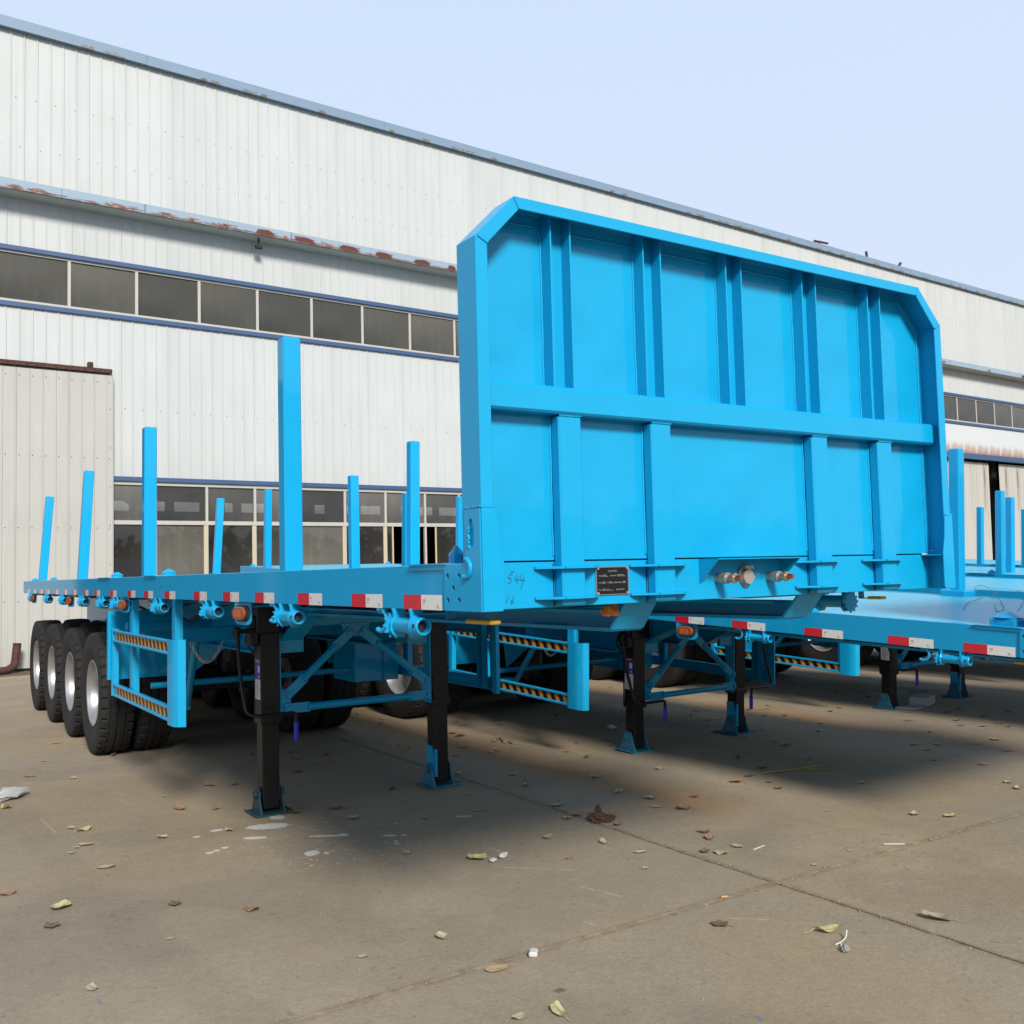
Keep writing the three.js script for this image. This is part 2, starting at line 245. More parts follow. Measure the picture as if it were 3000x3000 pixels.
{
  const ground = new THREE.Group(); ground.name = 'ground'; ground.userData = { kind: 'structure', label: 'worn grey brown concrete yard' }; scene.add(ground);
  const XN = [-2.88, 2.17, 7.22], ZN = [-5.9, -0.82, 4.26];
  const regs = [ // x0,x1,z0,z1,w,h,detail
    [-2.88, 2.17, -5.9, -0.82, 2048, 2048, true], [2.17, 7.22, -5.9, -0.82, 2048, 2048, true], [-2.88, 2.17, -0.82, 4.26, 2048, 2048, true], [2.17, 7.22, -0.82, 4.26, 1024, 1024, true], [-7.93, 12.27, -16.1, -5.9, 2048, 1024, true], [-33.18, 37.52, -36.4, 24.6, 1024, 1024, false]];
  const mats = regs.map(([a, b, c, d, w, h, n]) => ({ a, b, c, d, near: n && c > -6, m: std({ map: groundTex(a, b, c, d, w, h, n), roughness: 0.9, bumpMap: rep(groundBump, (b - a) / 0.8, (d - c) / 0.8), bumpScale: 0.0025 }) }));
  const slab = (x0, x1, z0, z1) => {
    const reg = mats.find((q) => x0 >= q.a - 0.01 && x1 <= q.b + 0.01 && z0 >= q.c - 0.01 && z1 <= q.d + 0.01); if (!reg) return;
    const near = reg.near, st = near ? 0.05 : 0.5, gap = (x0 > 2 || x1 < 2.3) && z0 < -0.5 && z1 > 0 ? 0.0065 : 0.0045, pts = [], jit = (x, z) => near ? gap * (0.5 + 1.3 * vn(x * 11, z * 11) + 0.9 * Math.max(0, vn(x * 47, z * 47) - 0.5)) : 0.006;
    const drift = (x, z) => Math.abs(x - 2.17) < 0.01 ? 0.012 * Math.sin(z * 1.3) + 0.015 * (vn(3, z * 1.5) - 0.5) : Math.abs(z + 0.82) < 0.01 ? 0.016 * (vn(x * 1.5, 8) - 0.5) : 0;
    for (let x = x0; x < x1 - 1e-6; x += st) pts.push([x, z0 + drift(x, z0) + jit(x, z0)]);
    for (let z = z0; z < z1 - 1e-6; z += st) pts.push([x1 + drift(x1, z) - jit(x1 + 5, z), z]);
    for (let x = x1; x > x0 + 1e-6; x -= st) pts.push([x, z1 + drift(x, z1) - jit(x, z1 + 5)]);
    for (let z = z1; z > z0 + 1e-6; z -= st) pts.push([x0 + drift(x0, z) + jit(x0, z), z]);
    // the corner points are shared by two edges: keep them inside both
    const g = prism(pts, 'y', -0.012, 0), p = g.attributes.position, uv = new Float32Array(p.count * 2);
    for (let i = 0; i < p.count; i++) { uv[2 * i] = (p.getX(i) - reg.a) / (reg.b - reg.a); uv[2 * i + 1] = (reg.d - p.getZ(i)) / (reg.d - reg.c); }
    g.setAttribute('uv', new THREE.BufferAttribute(uv, 2));
    const m = part('concrete_slab', ground, g, reg.m); m.castShadow = false;
  };
  const xs = [-33.18, -28.13, -23.08, -18.03, -12.98, -7.93, -2.88, 2.17, 7.22, 12.27, 17.32, 22.37, 27.42, 32.47, 37.52], zs = [24.58, 19.5, 14.42, 9.34, 4.26, -0.82, -5.9, -11, -16.1];
  for (let i = 0; i < xs.length - 1; i++) for (let j = 0; j < zs.length - 1; j++) slab(xs[i], xs[i + 1], zs[j + 1], zs[j]);
  const dirt = new THREE.PlaneGeometry(900, 900).rotateX(-Math.PI / 2).translate(0, -0.009, 0);
  const du = dirt.attributes.uv; for (let i = 0; i < du.count; i++) du.setXY(i, du.getX(i) * 900, du.getY(i) * 900);
  const dm = part('dirt', ground, dirt, std({ color: lin(1, 1, 1), roughness: 1, map: (() => { const t = dataTex(256, 256, (i, j) => { const v = 0.7 + 0.5 * tn(i, j, 256, 12) * tn(i, j, 256, 70); return [0.42 * v, 0.36 * v, 0.27 * v]; }, true); t.repeat.set(0.5, 0.5); return t; })() })); dm.castShadow = false;
  dm.name = 'joint_dirt';
}

// ------------------------------------------------------------------ the warehouse behind the trailers
const WA = THREE.MathUtils.degToRad(2.583);
const claddingMap = dataTex(512, 512, (i, j) => {
  const st = tn(i, 0, 512, 60), st2 = tn(i, j >> 3, 512, 40), big = tn(i, j, 512, 5), fine = tn(i, j, 512, 200);
  const v = 0.965 + 0.035 * big - 0.03 * (st > 0.62 ? (st - 0.62) * 2 : 0) - 0.02 * st2 - 0.01 * fine; return [v, v, v * (0.993 + 0.006 * big)];
}, true);
const uvScale = (t, s) => rep(t, 1 / s, 1 / s);
M.clad = [0, 1, 2].map((i) => std({ color: lin(0.5, 0.514, 0.508).multiplyScalar(1 - 0.025 * i), roughness: 0.55, map: uvScale(claddingMap, 3.3 + i * 0.7) }));
M.cladDoor = std({ color: lin(0.42, 0.41, 0.385), roughness: 0.6, map: uvScale(claddingMap, 2.7) });
M.doorRust = [0, 1, 2].map((k) => std({ color: lin(0.42, 0.41, 0.385), roughness: 0.65, map: canvasTex(128, 512, (g, w, h) => {
  g.fillStyle = '#ffffff'; g.fillRect(0, 0, w, h); const r = rng(90 + k);
  for (let i = 0; i < 40; i++) { g.globalAlpha = 0.05 + 0.05 * r(); g.fillStyle = '#8a6a44'; const x = r() * w; g.fillRect(x, 0, 1 + r() * 3, h * (0.2 + 0.6 * r())); }
  for (let i = 0; i < (k ? 26 : 0); i++) { g.globalAlpha = 0.1; g.fillStyle = '#6b4522'; const x = w * (0.35 + 0.2 * k * 0.5) + (r() - 0.5) * 20; g.fillRect(x, r() * 30, 2 + r() * 4, h * (0.1 + 0.45 * r() * r())); }
  g.globalAlpha = 1;
}, { repeat: new THREE.Vector2(1 / 0.9, 1 / 5.3) }) }));
M.cladStain = std({ color: lin(0.49, 0.512, 0.52), roughness: 0.6, map: canvasTex(128, 128, (g, w, h) => {
  g.fillStyle = '#ffffff'; g.fillRect(0, 0, w, h); const r = rng(94); for (let i = 0; i < 240; i++) { g.globalAlpha = 0.035; g.fillStyle = '#b08a50'; const t = r() * r(); g.fillRect(r() * w - 10, h * (1 - 0.45 * t) - 4, 16 + r() * 30, h * 0.45 * t + 4); } g.globalAlpha = 1;
}, { repeat: new THREE.Vector2(1 / 0.9, 1 / 1.1) }) });
M.cladBlue = std({ color: lin(0.04, 0.085, 0.19), roughness: 0.5, map: uvScale(claddingMap, 2) });
M.roofTrim = std({ roughness: 0.5, map: canvasTex(2048, 32, (g, w, h) => {
  g.fillStyle = '#72879b'; g.fillRect(0, 0, w, h); const r = rng(12);
  for (let i = 0; i < 160; i++) { g.globalAlpha = 0.12; g.fillStyle = r() < 0.5 ? '#64798e' : '#8a9cac'; g.fillRect(r() * w, r() * h, 4 + r() * 30, 2 + r() * 8); }
  for (let i = 0; i < 46; i++) { const x = r() * w, l = 4 + r() * 16; for (let k = 0; k < 22; k++) { g.globalAlpha = 0.18 + 0.25 * r(); g.fillStyle = r() < 0.5 ? '#5a4a36' : '#6d5132'; g.fillRect(x + r() * l, h - 9 + r() * 9 * (r() < 0.8 ? 1 : 0) - 0, 2 + r() * 3, 2 + r() * 4); } }
  g.globalAlpha = 1;
}, { wrapS: THREE.RepeatWrapping }) });
M.ledge = std({ roughness: 0.6, map: canvasTex(2048, 48, (g, w, h) => { // 40 m along the wall
  const px = w / 40, U0 = -1; g.fillStyle = '#8799a8'; g.fillRect(0, 0, w, h); const r = rng(5);
  for (let i = 0; i < 200; i++) { g.globalAlpha = 0.12; g.fillStyle = r() < 0.5 ? '#7688a0' : '#9eadb8'; g.fillRect(r() * w, r() * h, 3 + r() * 20, 2 + r() * 10); }
  const rust = (u0, u1, s, solid) => {
    const n = 60 * (u1 - u0) * (solid ? 2.6 : 1) + 10; const cols = ['#5a2418', '#6f3220', '#7b4a2c', '#4a2a1e', '#8a5a3a'];
    for (let i = 0; i < n; i++) { const t = r() + r() - 1; g.globalAlpha = 0.25 + 0.4 * r(); g.fillStyle = cols[Math.floor(r() * (solid ? 2.4 : 5))]; const x = ((u0 + u1) / 2 + t * (u1 - u0) / 2 - U0) * px; g.fillRect(x, h * (solid ? 0.3 : 0.5) + r() * h * (solid ? 0.62 : 0.45) - s * 4 * r(), 1.5 + r() * 4, 2 + r() * 7); }
    if (solid) { g.globalAlpha = 0.9; for (let i = 0; i < 26; i++) { const t = i / 25, e = Math.pow(Math.abs(t - 0.5) * 2, 4); g.fillStyle = i % 3 ? '#4f2117' : '#5d2a1b'; g.fillRect((u0 + (u1 - u0) * (0.06 + 0.88 * t) - U0) * px, h * (0.3 + 0.35 * e + 0.08 * r()), 2, h * (0.62 - 0.45 * e)); } }
  };
  for (const [a, b, s] of [[-0.2, 0.1, 0], [0.1, 0.6, 0], [1.4, 2.2, 0], [2.4, 2.9, 1], [3.0, 3.3, 0], [3.5, 4.1, 1], [4.5, 5.0, 1], [5.1, 5.2, 0]]) rust(a, b, s, false);
  for (const [a, b] of [[5.35, 5.85], [6.4, 6.9], [7.3, 7.75], [8.3, 8.75], [9.25, 9.45]]) rust(a, b, 1, true);
  rust(5.9, 6.3, 1, false); rust(4.5, 4.9, 1, true); for (let i = 0; i < 700; i++) { const u = Math.pow(r(), 0.8) * 10.5 - 0.6; g.globalAlpha = 0.12 + 0.3 * r(); g.fillStyle = ['#5a2f1c', '#6b4429', '#43261a'][i % 3]; g.fillRect((u - U0) * px, h * (0.72 + 0.24 * r()), 2 + r() * 9, 2 + r() * 3); }
  for (let u = 10; u < 39; u += 1.6 + r() * 2.6) rust(u, u + 0.2 + r() * 0.6, 1, r() < 0.15);
  g.globalAlpha = 0.5; g.fillStyle = '#3c3d40'; for (const u of [2.25, 5.3, 12.5, 18, 24, 31]) g.fillRect((u - U0) * px, 0, 1.5, h); g.globalAlpha = 1;
}, { wrapS: THREE.RepeatWrapping }) });
M.frameAlu = std({ color: lin(0.44, 0.42, 0.38), roughness: 0.5, map: uvScale(claddingMap, 1.5) });
M.sealStrip = std({ color: lin(0.5, 0.4, 0.24), roughness: 0.7 });
M.rustSteel = std({ color: lin(1, 1, 1), roughness: 0.85, map: rep(dataTex(128, 128, (i, j) => { const v = 0.5 + 0.9 * tn(i, j, 128, 9) * tn(i, j, 128, 40); return [0.36 * v, 0.22 * v, 0.17 * v]; }, true), 2, 2) });
const dustTex = dataTex(256, 256, (i, j) => { const v = 0.88 + 0.1 * tn(i, j, 256, 3) + 0.04 * (tn(i, j, 256, 50) - 0.5); return [v, v, v]; }, true);
const paneTex = dataTex(256, 256, (i, j) => { const v = 0.76 + 0.3 * tn(i, j, 256, 3) + 0.06 * (tn(i, j >> 4, 256, 40) - 0.4) + 0.1 * Math.max(0, tn(i, j, 256, 14) - 0.6); return [v, v, v]; }, true);
M.glassHigh = [0, 1, 2].map((i) => phy({ color: lin(0.1, 0.093, 0.076).multiplyScalar([1, 0.74, 1.25][i]), roughness: 0.16 + 0.05 * i, transmission: 0.2, thickness: 0, map: uvScale(paneTex, [2.1, 1.6, 2.7][i]), ior: 1.45 }));
M.glassLow = [0, 1, 2].map((i) => phy({ color: lin(0.6, 0.57, 0.51).multiplyScalar([1, 1.15, 0.85][i]), roughness: 0.02, transmission: [0.91, 0.86, 0.94][i], thickness: 0, map: uvScale(paneTex, [1.7, 2.2, 1.3][i]), ior: 1.5 }));
M.interior = std({ color: lin(0.12, 0.115, 0.105), roughness: 0.9 });
const wh = thing('warehouse', 'long white corrugated metal warehouse with two window bands and a rusty ledge', 'warehouse');
wh.position.set(0.399, 0, -17.254); wh.rotation.y = WA;   // local x along the wall, y up, +z towards the yard
{
  const PW = 0.9, sheetGeo = {};
  function sheet(h, w = PW) {
    const key = h.toFixed(3) + '/' + w.toFixed(3); if (sheetGeo[key]) return sheetGeo[key];
    const prof = [[0, 0]]; for (let x = 0.1125; x < w - 0.02; x += 0.225) prof.push([x - 0.02, 0], [x - 0.009, 0.012], [x + 0.009, 0.012], [x + 0.02, 0]); prof.push([w - 0.004, 0], [w, 0.004]);
    const P = [], UV = [], T = 0.0;
    for (let i = 0; i < prof.length - 1; i++) { const [a, za] = prof[i], [b, zb] = prof[i + 1]; P.push(a, 0, za, b, 0, zb, b, h, zb, a, 0, za, b, h, zb, a, h, za); UV.push(a, 0, b, 0, b, h, a, 0, b, h, a, h); }
    const g = new THREE.BufferGeometry(); g.setAttribute('position', new THREE.Float32BufferAttribute(P, 3)); g.setAttribute('uv', new THREE.Float32BufferAttribute(UV, 2)); g.computeVertexNormals(); return sheetGeo[key] = g;
  }
  const rs = rng(21);
  function band(name, u0, u1, v0, v1, z, mat) {
    const w = grp(name, wh);
    for (let u = u0; u < u1 - 0.05; u += PW) { const m = part('corrugated_sheet', w, sheet(v1 - v0, Math.min(PW, u1 - u)), mat ?? M.clad[Math.floor(rs() * 3)]); m.position.set(u, v0, z + 0.0015 * rs()); }
    part('backing', w, [bx(u0, u1, v0, v1, z - 0.12, z - 0.03)], M.interior); return w;
  }
  const OV = 0.38, UA = -9, UB = 60;
  band('upper_wall', UA, UB, 8.82, 11.95, OV);
  band('middle_wall', UA, UB, 7.84, 9.0, 0);
  band('lower_wall', -1.8, 30.6, 3.58, 6.72, 0); band('lower_wall', UA, -1.8, 5.6, 6.72, 0); band('lower_wall', 30.6, UB, 5.62, 6.72, 0, M.cladStain);
  band('plinth_wall', 14, 30.6, 0, 3.58, 0); band('plinth_wall', -1.8, 14, 0, 0.95, 0); part('wall_infill', wh, [bx(-1.8, 1.5, 0.95, 3.58, -0.12, 0.0)], M.clad[2]); band('plinth_wall', 46.2, UB, 0, 5.62, 0);
  // roof edge flashing, ledge, blue flashings
  const strip = (name, u0, u1, v0, v1, z0, z1, mat, uLen, uOff) => {
    const g = bx(u0, u1, v0, v1, z0, z1);
    if (uLen) { const p = g.attributes.position, uv = g.attributes.uv; for (let i = 0; i < p.count; i++) uv.setXY(i, (p.getX(i) - uOff) / uLen, (p.getY(i) - v0) / (v1 - v0)); }
    const m = new THREE.Mesh(g, mat); m.name = name; m.castShadow = m.receiveShadow = true; wh.add(m); return m;
  };
  let a = UA; const rr = rng(77); // flashing in lengths, butted with small steps
  while (a < UB) { const l = 5.2 + rr() * 0.8, e = Math.min(UB, a + l - 0.006), o = rr() * 0.008; strip('roof_flashing', a, e, 11.8 - o, 12.0 - o, OV + 0.02, OV + 0.11, M.roofTrim, 40, -1); a += l; }
  a = UA; while (a < UB) { const l = 3.05 + rr() * 0.4, e = Math.min(UB, a + l - 0.006), o = rr() * 0.006; strip('ledge_flashing', a, e, 8.79 - o, 8.975 - o, OV + 0.02, OV + 0.075, M.ledge, 40, -1); a += l; }
  strip('soffit', UA, UB, 8.78, 8.8, -0.02, OV + 0.03, M.clad[2]);
  const blueTrim = (u0, u1, v) => { for (let u = u0; u < u1; u += 4) strip('blue_flashing', u, Math.min(u1, u + 3.994), v, v + 0.085, 0.005, 0.055, M.cladBlue); };
  blueTrim(UA, UB, 7.78); blueTrim(UA, UB, 6.72); blueTrim(1.74, 14, 3.53);
  strip('roof', UA, UB, 11.75, 11.85, -26, OV, M.clad[0]);
  strip('side_wall', UA - 0.1, UA, 0, 11.75, -26, OV, M.clad[0]); strip('side_wall', UB, UB + 0.1, 0, 11.75, -26, OV, M.clad[0]);
  strip('inner_floor', UA, UB, -0.005, 0.004, -26, -0.13, M.interior);
  // rear wall with window strips that glow with the sky seen through the glass
  strip('rear_wall', UA, UB, 0, 4.75, -26.1, -26, M.interior); strip('rear_wall', UA, UB, 5.2, 11.75, -26.1, -26, M.interior);
  for (let u = UA; u < UB; u += 1.6) strip('rear_pier', u, u + (Math.round(u) % 3 ? 0.4 : 1.2), 4.75, 5.2, -26.1, -26, M.interior);
  for (let u = UA + 3; u < UB; u += 6) { strip('column', u, u + 0.35, 0.01, 11.7, -1.2, -0.85, M.interior); strip('rafter', u + 0.05, u + 0.3, 10.9, 11.7, -25, -1.2, M.interior); }
  part('crane_beam', wh, [bx(UA + 0.05, UB - 0.05, 8.4, 9.1, -2.4, -2.1), bx(UA + 0.05, UB - 0.05, 5.9, 6.05, -25.2, -25)], M.frameAlu);
  part('brace', wh, [cyl([1.6, 3.6, -0.6], [5.4, 1.0, -0.6], 0.06, 0.06, 8), cyl([-0.5, 3.2, -0.7], [3.6, 5.6, -0.7], 0.05, 0.05, 8)], M.frameAlu);
  // high window band
  const wb = grp('window', wh), z = -0.03;
  const muls = []; for (let u = -9.0; u < UB; u += u < 14 ? 1.246 : 1.345) muls.push(u + 0.006);
  const fr = [bx(UA, UB, 6.805, 6.86, z - 0.03, z + 0.035), bx(UA, UB, 7.735, 7.785, z - 0.03, z + 0.035)];
  for (const u of muls) fr.push(bx(u - 0.028, u + 0.028, 6.86, 7.735, z - 0.028, z + 0.03));
  part('window_frame', wb, fr, M.frameAlu);
  for (let i = 0; i < muls.length - 1; i++) { const p = part('window_pane', wb, bx(0, muls[i + 1] - muls[i] - 0.056, 0, 0.875, -0.002, 0.002), M.glassHigh[Math.floor(rr() * 3)]); p.position.set(muls[i] + 0.028, 6.86, z + 0.01 * rr()); p.rotation.set((rr() - 0.5) * 0.02, (rr() - 0.5) * 0.012, 0); }
  // low window band, two rows
  const wl = grp('window', wh), ms = [1.55, 2.575, 3.6, 4.62, 5.65, 6.7, 7.72, 8.77, 9.72, 10.75, 11.78, 12.8, 13.83], f2 = [];
  f2.push(bx(1.5, 13.9, 3.46, 3.53, z - 0.03, z + 0.04), bx(1.5, 13.9, 2.68, 2.76, z - 0.03, z + 0.042), bx(1.5, 13.9, 0.95, 1.05, z - 0.03, z + 0.042));
  for (const u of ms) f2.push(bx(u - 0.026, u + 0.026, 2.76, 3.46, z - 0.028, z + 0.036), bx(u - 0.026, u + 0.026, 1.05, 2.68, z - 0.028, z + 0.036));
  part('window_frame', wl, f2, M.frameAlu);
  const sashes = [];
  for (let i = 0; i < ms.length - 1; i++) {
    const w = ms[i + 1] - ms[i] - 0.052;
    const p = part('window_pane', wl, bx(0, w, 0, 0.7, -0.002, 0.002), M.glassLow[Math.floor(rr() * 3)]); p.position.set(ms[i] + 0.026, 2.76, z - 0.004 * rr());
    const open = i === 6 ? [0, 0.17] : i === 7 ? [0.24, w] : [0, w];   // two sliding sashes stand open
    const q = part('window_pane', wl, bx(open[0], open[1], 0, 1.63, -0.002, 0.002), M.glassLow[Math.floor(rr() * 3)]); q.position.set(ms[i] + 0.026, 1.05, z - 0.004 * rr());
    const e = ms[i] + 0.026 + (i === 7 ? open[0] : open[1] - 0.035); part('sash', wl, bx(e, e + 0.035, 1.052, 2.678, z + 0.005, z + 0.03), M.sealStrip);
  }
  // screws in rows on the cladding
  const sc = []; const screw = (u, v, zz) => { const g = new THREE.CylinderGeometry(0.006, 0.009, 0.009, 6).rotateX(Math.PI / 2).translate(u, v, zz); sc.push(g); };
  for (let u = UA + 0.2; u < UB; u += 0.3375) { screw(u, 10.55 + 0.01 * rr(), OV + 0.006); screw(u + 0.08, 9.62 + 0.01 * rr(), OV + 0.006); if (u < 30) screw(u, 4.95 + 0.01 * rr(), 0.006); }
  part('screw', wh, sc, M.rustSteel).userData.kind = 'stuff';
  // left sliding door
  const d = grp('sliding_door', wh), dz = 0.13;
  { let u = -1.87; while (u < 1.7) { const m = part('corrugated_sheet', d, sheet(5.52, Math.min(PW, 1.73 - u)), M.cladDoor); m.position.set(u, 0.04, dz); u += PW; } }
  part('door_frame', d, [bx(-1.87, 1.73, 0.04, 5.56, dz - 0.05, dz - 0.004), bx(1.73, 1.745, 0.04, 5.57, dz - 0.055, dz + 0.024)], M.cladDoor);
  const ds = []; for (const v of [5.42, 3.94, 2.6, 1.25]) for (let u = -1.7; u < 1.7; u += 0.225) ds.push(new THREE.CylinderGeometry(0.008, 0.01, 0.008, 6).rotateX(Math.PI / 2).translate(u, v, dz + 0.005));
  for (let v = 0.4; v < 5.5; v += 0.75) ds.push(new THREE.CylinderGeometry(0.008, 0.01, 0.008, 6).rotateX(Math.PI / 2).translate(1.69, v, dz + 0.005));
  part('screw', d, ds, M.rustSteel).userData.kind = 'stuff';
  part('door_track', wh, [bx(-9, 1.72, 5.6, 5.68, 0.05, 0.17), cb(1.28, 1.38, 5.681, 5.79, 0.06, 0.15, 0.01)], M.rustSteel);
  // right sliding doors
  const d2 = grp('sliding_door', wh);
  for (const [u0, u1, lean] of [[30.62, 34.16, 0.016], [35.02, 38.3, 0], [38.32, 41.9, 0], [41.92, 46.15, 0]]) {
    let u = u0; while (u < u1 - 0.05) { const m = part('corrugated_sheet', d2, sheet(5.3, Math.min(PW, u1 - u)), M.doorRust[Math.floor(rr() * 3)]); m.position.set(u, 0.03, -0.04); m.rotation.z = -lean; u += PW; }
  }
  for (let u = 30.4; u < 46.4; u += 4) strip('door_canopy', u, Math.min(46.4, u + 3.994), 5.4, 5.6, 0.02, 0.2, M.cladBlue);
  // small fittings: floodlight under the ledge, bird spikes of bent steel on the roof edge
  part('floodlight', wh, [cb(4.58, 4.72, 8.55, 8.63, 0.22, 0.32, 0.01), cyl([4.65, 8.62, 0.27], [4.65, 8.77, 0.27], 0.02)], M.dark);
  part('vent_pipe', wh, [cyl([23.6, 11.9, 0.3], [23.9, 12.18, 0.25], 0.05), cyl([23.6, 12.16, 0.25], [24.3, 12.2, 0.25], 0.035), cyl([26.4, 12.0, 0.3], [26.4, 12.28, 0.28], 0.045), cyl([28.2, 12.0, 0.3], [28.4, 12.2, 0.3], 0.05)], M.rustSteel);
}

// ------------------------------------------------------------------ tyres and wheels
function tyreGeo(N, fine) {
  const prof = [[-0.112, 0.292], [-0.128, 0.33], [-0.146, 0.41], [-0.149, 0.455], [-0.1445, 0.5], [-0.142, 0.508], [-0.139, 0.53]];
  const cols = fine ? [-0.134, -0.118, -0.1, -0.084, -0.076, -0.066, -0.056, -0.036, -0.014, -0.006, 0.006, 0.014, 0.036, 0.056, 0.066, 0.076, 0.084, 0.1, 0.118, 0.134] : [-0.134, -0.1, -0.05, 0, 0.05, 0.1, 0.134];
  const all = [...prof.map(([x, r]) => [x, r, 0]), ...cols.map((x) => [x, 0.556 - 0.35 * x * x - (Math.abs(x) > 0.13 ? 0.006 : 0), 1]), ...prof.slice().reverse().map(([x, r]) => [-x, r, 0])];
  const P = [], pt = (k, i) => {
    let [x, r, t] = all[k]; const th = i / N * Math.PI * 2;
    if (t && fine) {
      const per = N / 4, ph = (i % 8) / 8, tri = Math.abs(ph - 0.5) * 4 - 1, ax = Math.abs(x);
      if (ax > 0.05 && ax < 0.08) { x += tri * 0.006; if (ax > 0.06 && ax < 0.07) r -= 0.013; }
      if (ax < 0.009) { x += tri * 0.006; r -= 0.013; } else if (ax < 0.02) x += tri * 0.006;
      if (ax >= 0.1) { const s = (i + (x < 0 ? 0 : 4)) % 8; if (s === 0 || s === 1) r -= ax > 0.125 ? 0.03 : 0.018; }
    }
    return [x, r * Math.cos(th), r * Math.sin(th)];
  };
  const K = all.length, grid = [];
  for (let i = 0; i < N; i++) { grid.push([]); for (let k = 0; k < K; k++) grid[i].push(pt(k, i)); }
  for (let i = 0; i < N; i++) { const j = (i + 1) % N; for (let k = 0; k < K - 1; k++) { const a = grid[i][k], b = grid[i][k + 1], c = grid[j][k + 1], d = grid[j][k]; P.push(...a, ...b, ...c, ...a, ...c, ...d); } }
  const g = new THREE.BufferGeometry(); g.setAttribute('position', new THREE.Float32BufferAttribute(P, 3)); g.computeVertexNormals();
  const q = toCreasedNormals(g, 0.55); return boxUV(q);
}
const TYRE = { fine: tyreGeo(288, true), low: tyreGeo(64, false) };
const RIM = boxUV(join([toX(lathe([[0.3, -0.118], [0.305, -0.125], [0.298, -0.129], [0.288, -0.122], [0.283, -0.1], [0.268, -0.085], [0.262, -0.02], [0.268, 0.06], [0.235, 0.098], [0.15, 0.11], [0.09, 0.11]], 56)),
  toX(lathe([[0.292, -0.11], [0.29, 0.118], [0.29, -0.11]], 40))]));
const HUB = boxUV(join([toX(lathe([[0.001, 0.0], [0.085, 0.002], [0.09, 0.02], [0.095, 0.115], [0.14, 0.118]], 24)), ...Array.from({ length: 10 }, (_, i) => { const t = i / 10 * Math.PI * 2; return cyl([0.112, 0.14 * Math.cos(t), 0.14 * Math.sin(t)], [0.06, 0.14 * Math.cos(t), 0.14 * Math.sin(t)], 0.014, 0.014, 6); })]));
function wheel(parent, x, y, z, side, fine, outer, turn) {
  const w = grp('wheel', parent, x, y, z); if (side > 0) w.rotation.y = Math.PI; w.rotation.x = 0;
  const t = part('tyre', w, fine ? TYRE.fine : TYRE.low, M.rubber); t.rotation.x = turn;
  part('rim', w, RIM, M.rim); if (outer) part('hub', w, HUB, M.hub); return w;
}

// ------------------------------------------------------------------ flatbed trailers (local: x across, y up from ground, z = 0 front, rear at -11.75)
const YB = 1.453, L = 11.75, W = 2.5;
const mirrorX = (g) => { const q = g.clone(); q.scale(-1, 1, 1); q.translate(W, 0, 0); return flip(clean(q)); };
function capGeo(x, z, s = 1) { const y = YB + 0.155; if (s > 1) return [toCreasedNormals(cyl([x, y - 0.01, z], [x, y + 0.022, z], 0.029, 0.029, 8), 0.3), toCreasedNormals(cyl([x, y + 0.024, z], [x, y + 0.036, z], 0.029, 0.029, 8), 0.3), cyl([x, y + 0.02, z], [x, y + 0.026, z], 0.027, 0.027, 8), toCreasedNormals(cyl([x, y + 0.036, z], [x, y + 0.066, z], 0.03, 0.005, 8), 0.3)]; s *= 0.78; return [toCreasedNormals(cyl([x, y - 0.01, z], [x, y + 0.028 * s, z], 0.062 * s, 0.062 * s, 8), 0.3), toCreasedNormals(cyl([x, y + 0.028 * s, z], [x, y + 0.062 * s, z], 0.066 * s, 0.012, 8), 0.3)]; }
const gearShape = (r, n, cx, cy) => { const p = []; for (let i = 0; i < n; i++) { const a = i / n * 6.2832; p.push([cx + r * Math.cos(a), cy + r * Math.sin(a)], [cx + r * 1.02 * Math.cos(a + 0.6 / n), cy + r * 1.02 * Math.sin(a + 0.6 / n)], [cx + r * 0.8 * Math.cos(a + 2.4 / n), cy + r * 0.8 * Math.sin(a + 2.4 / n)], [cx + r * 0.78 * Math.cos(a + 4.4 / n), cy + r * 0.78 * Math.sin(a + 4.4 / n)]); } return p; };
const ring = (r, cx, cy, n = 16) => Array.from({ length: n }, (_, i) => [cx + r * Math.cos(-i / n * 6.2832), cy + r * Math.sin(-i / n * 6.2832)]);
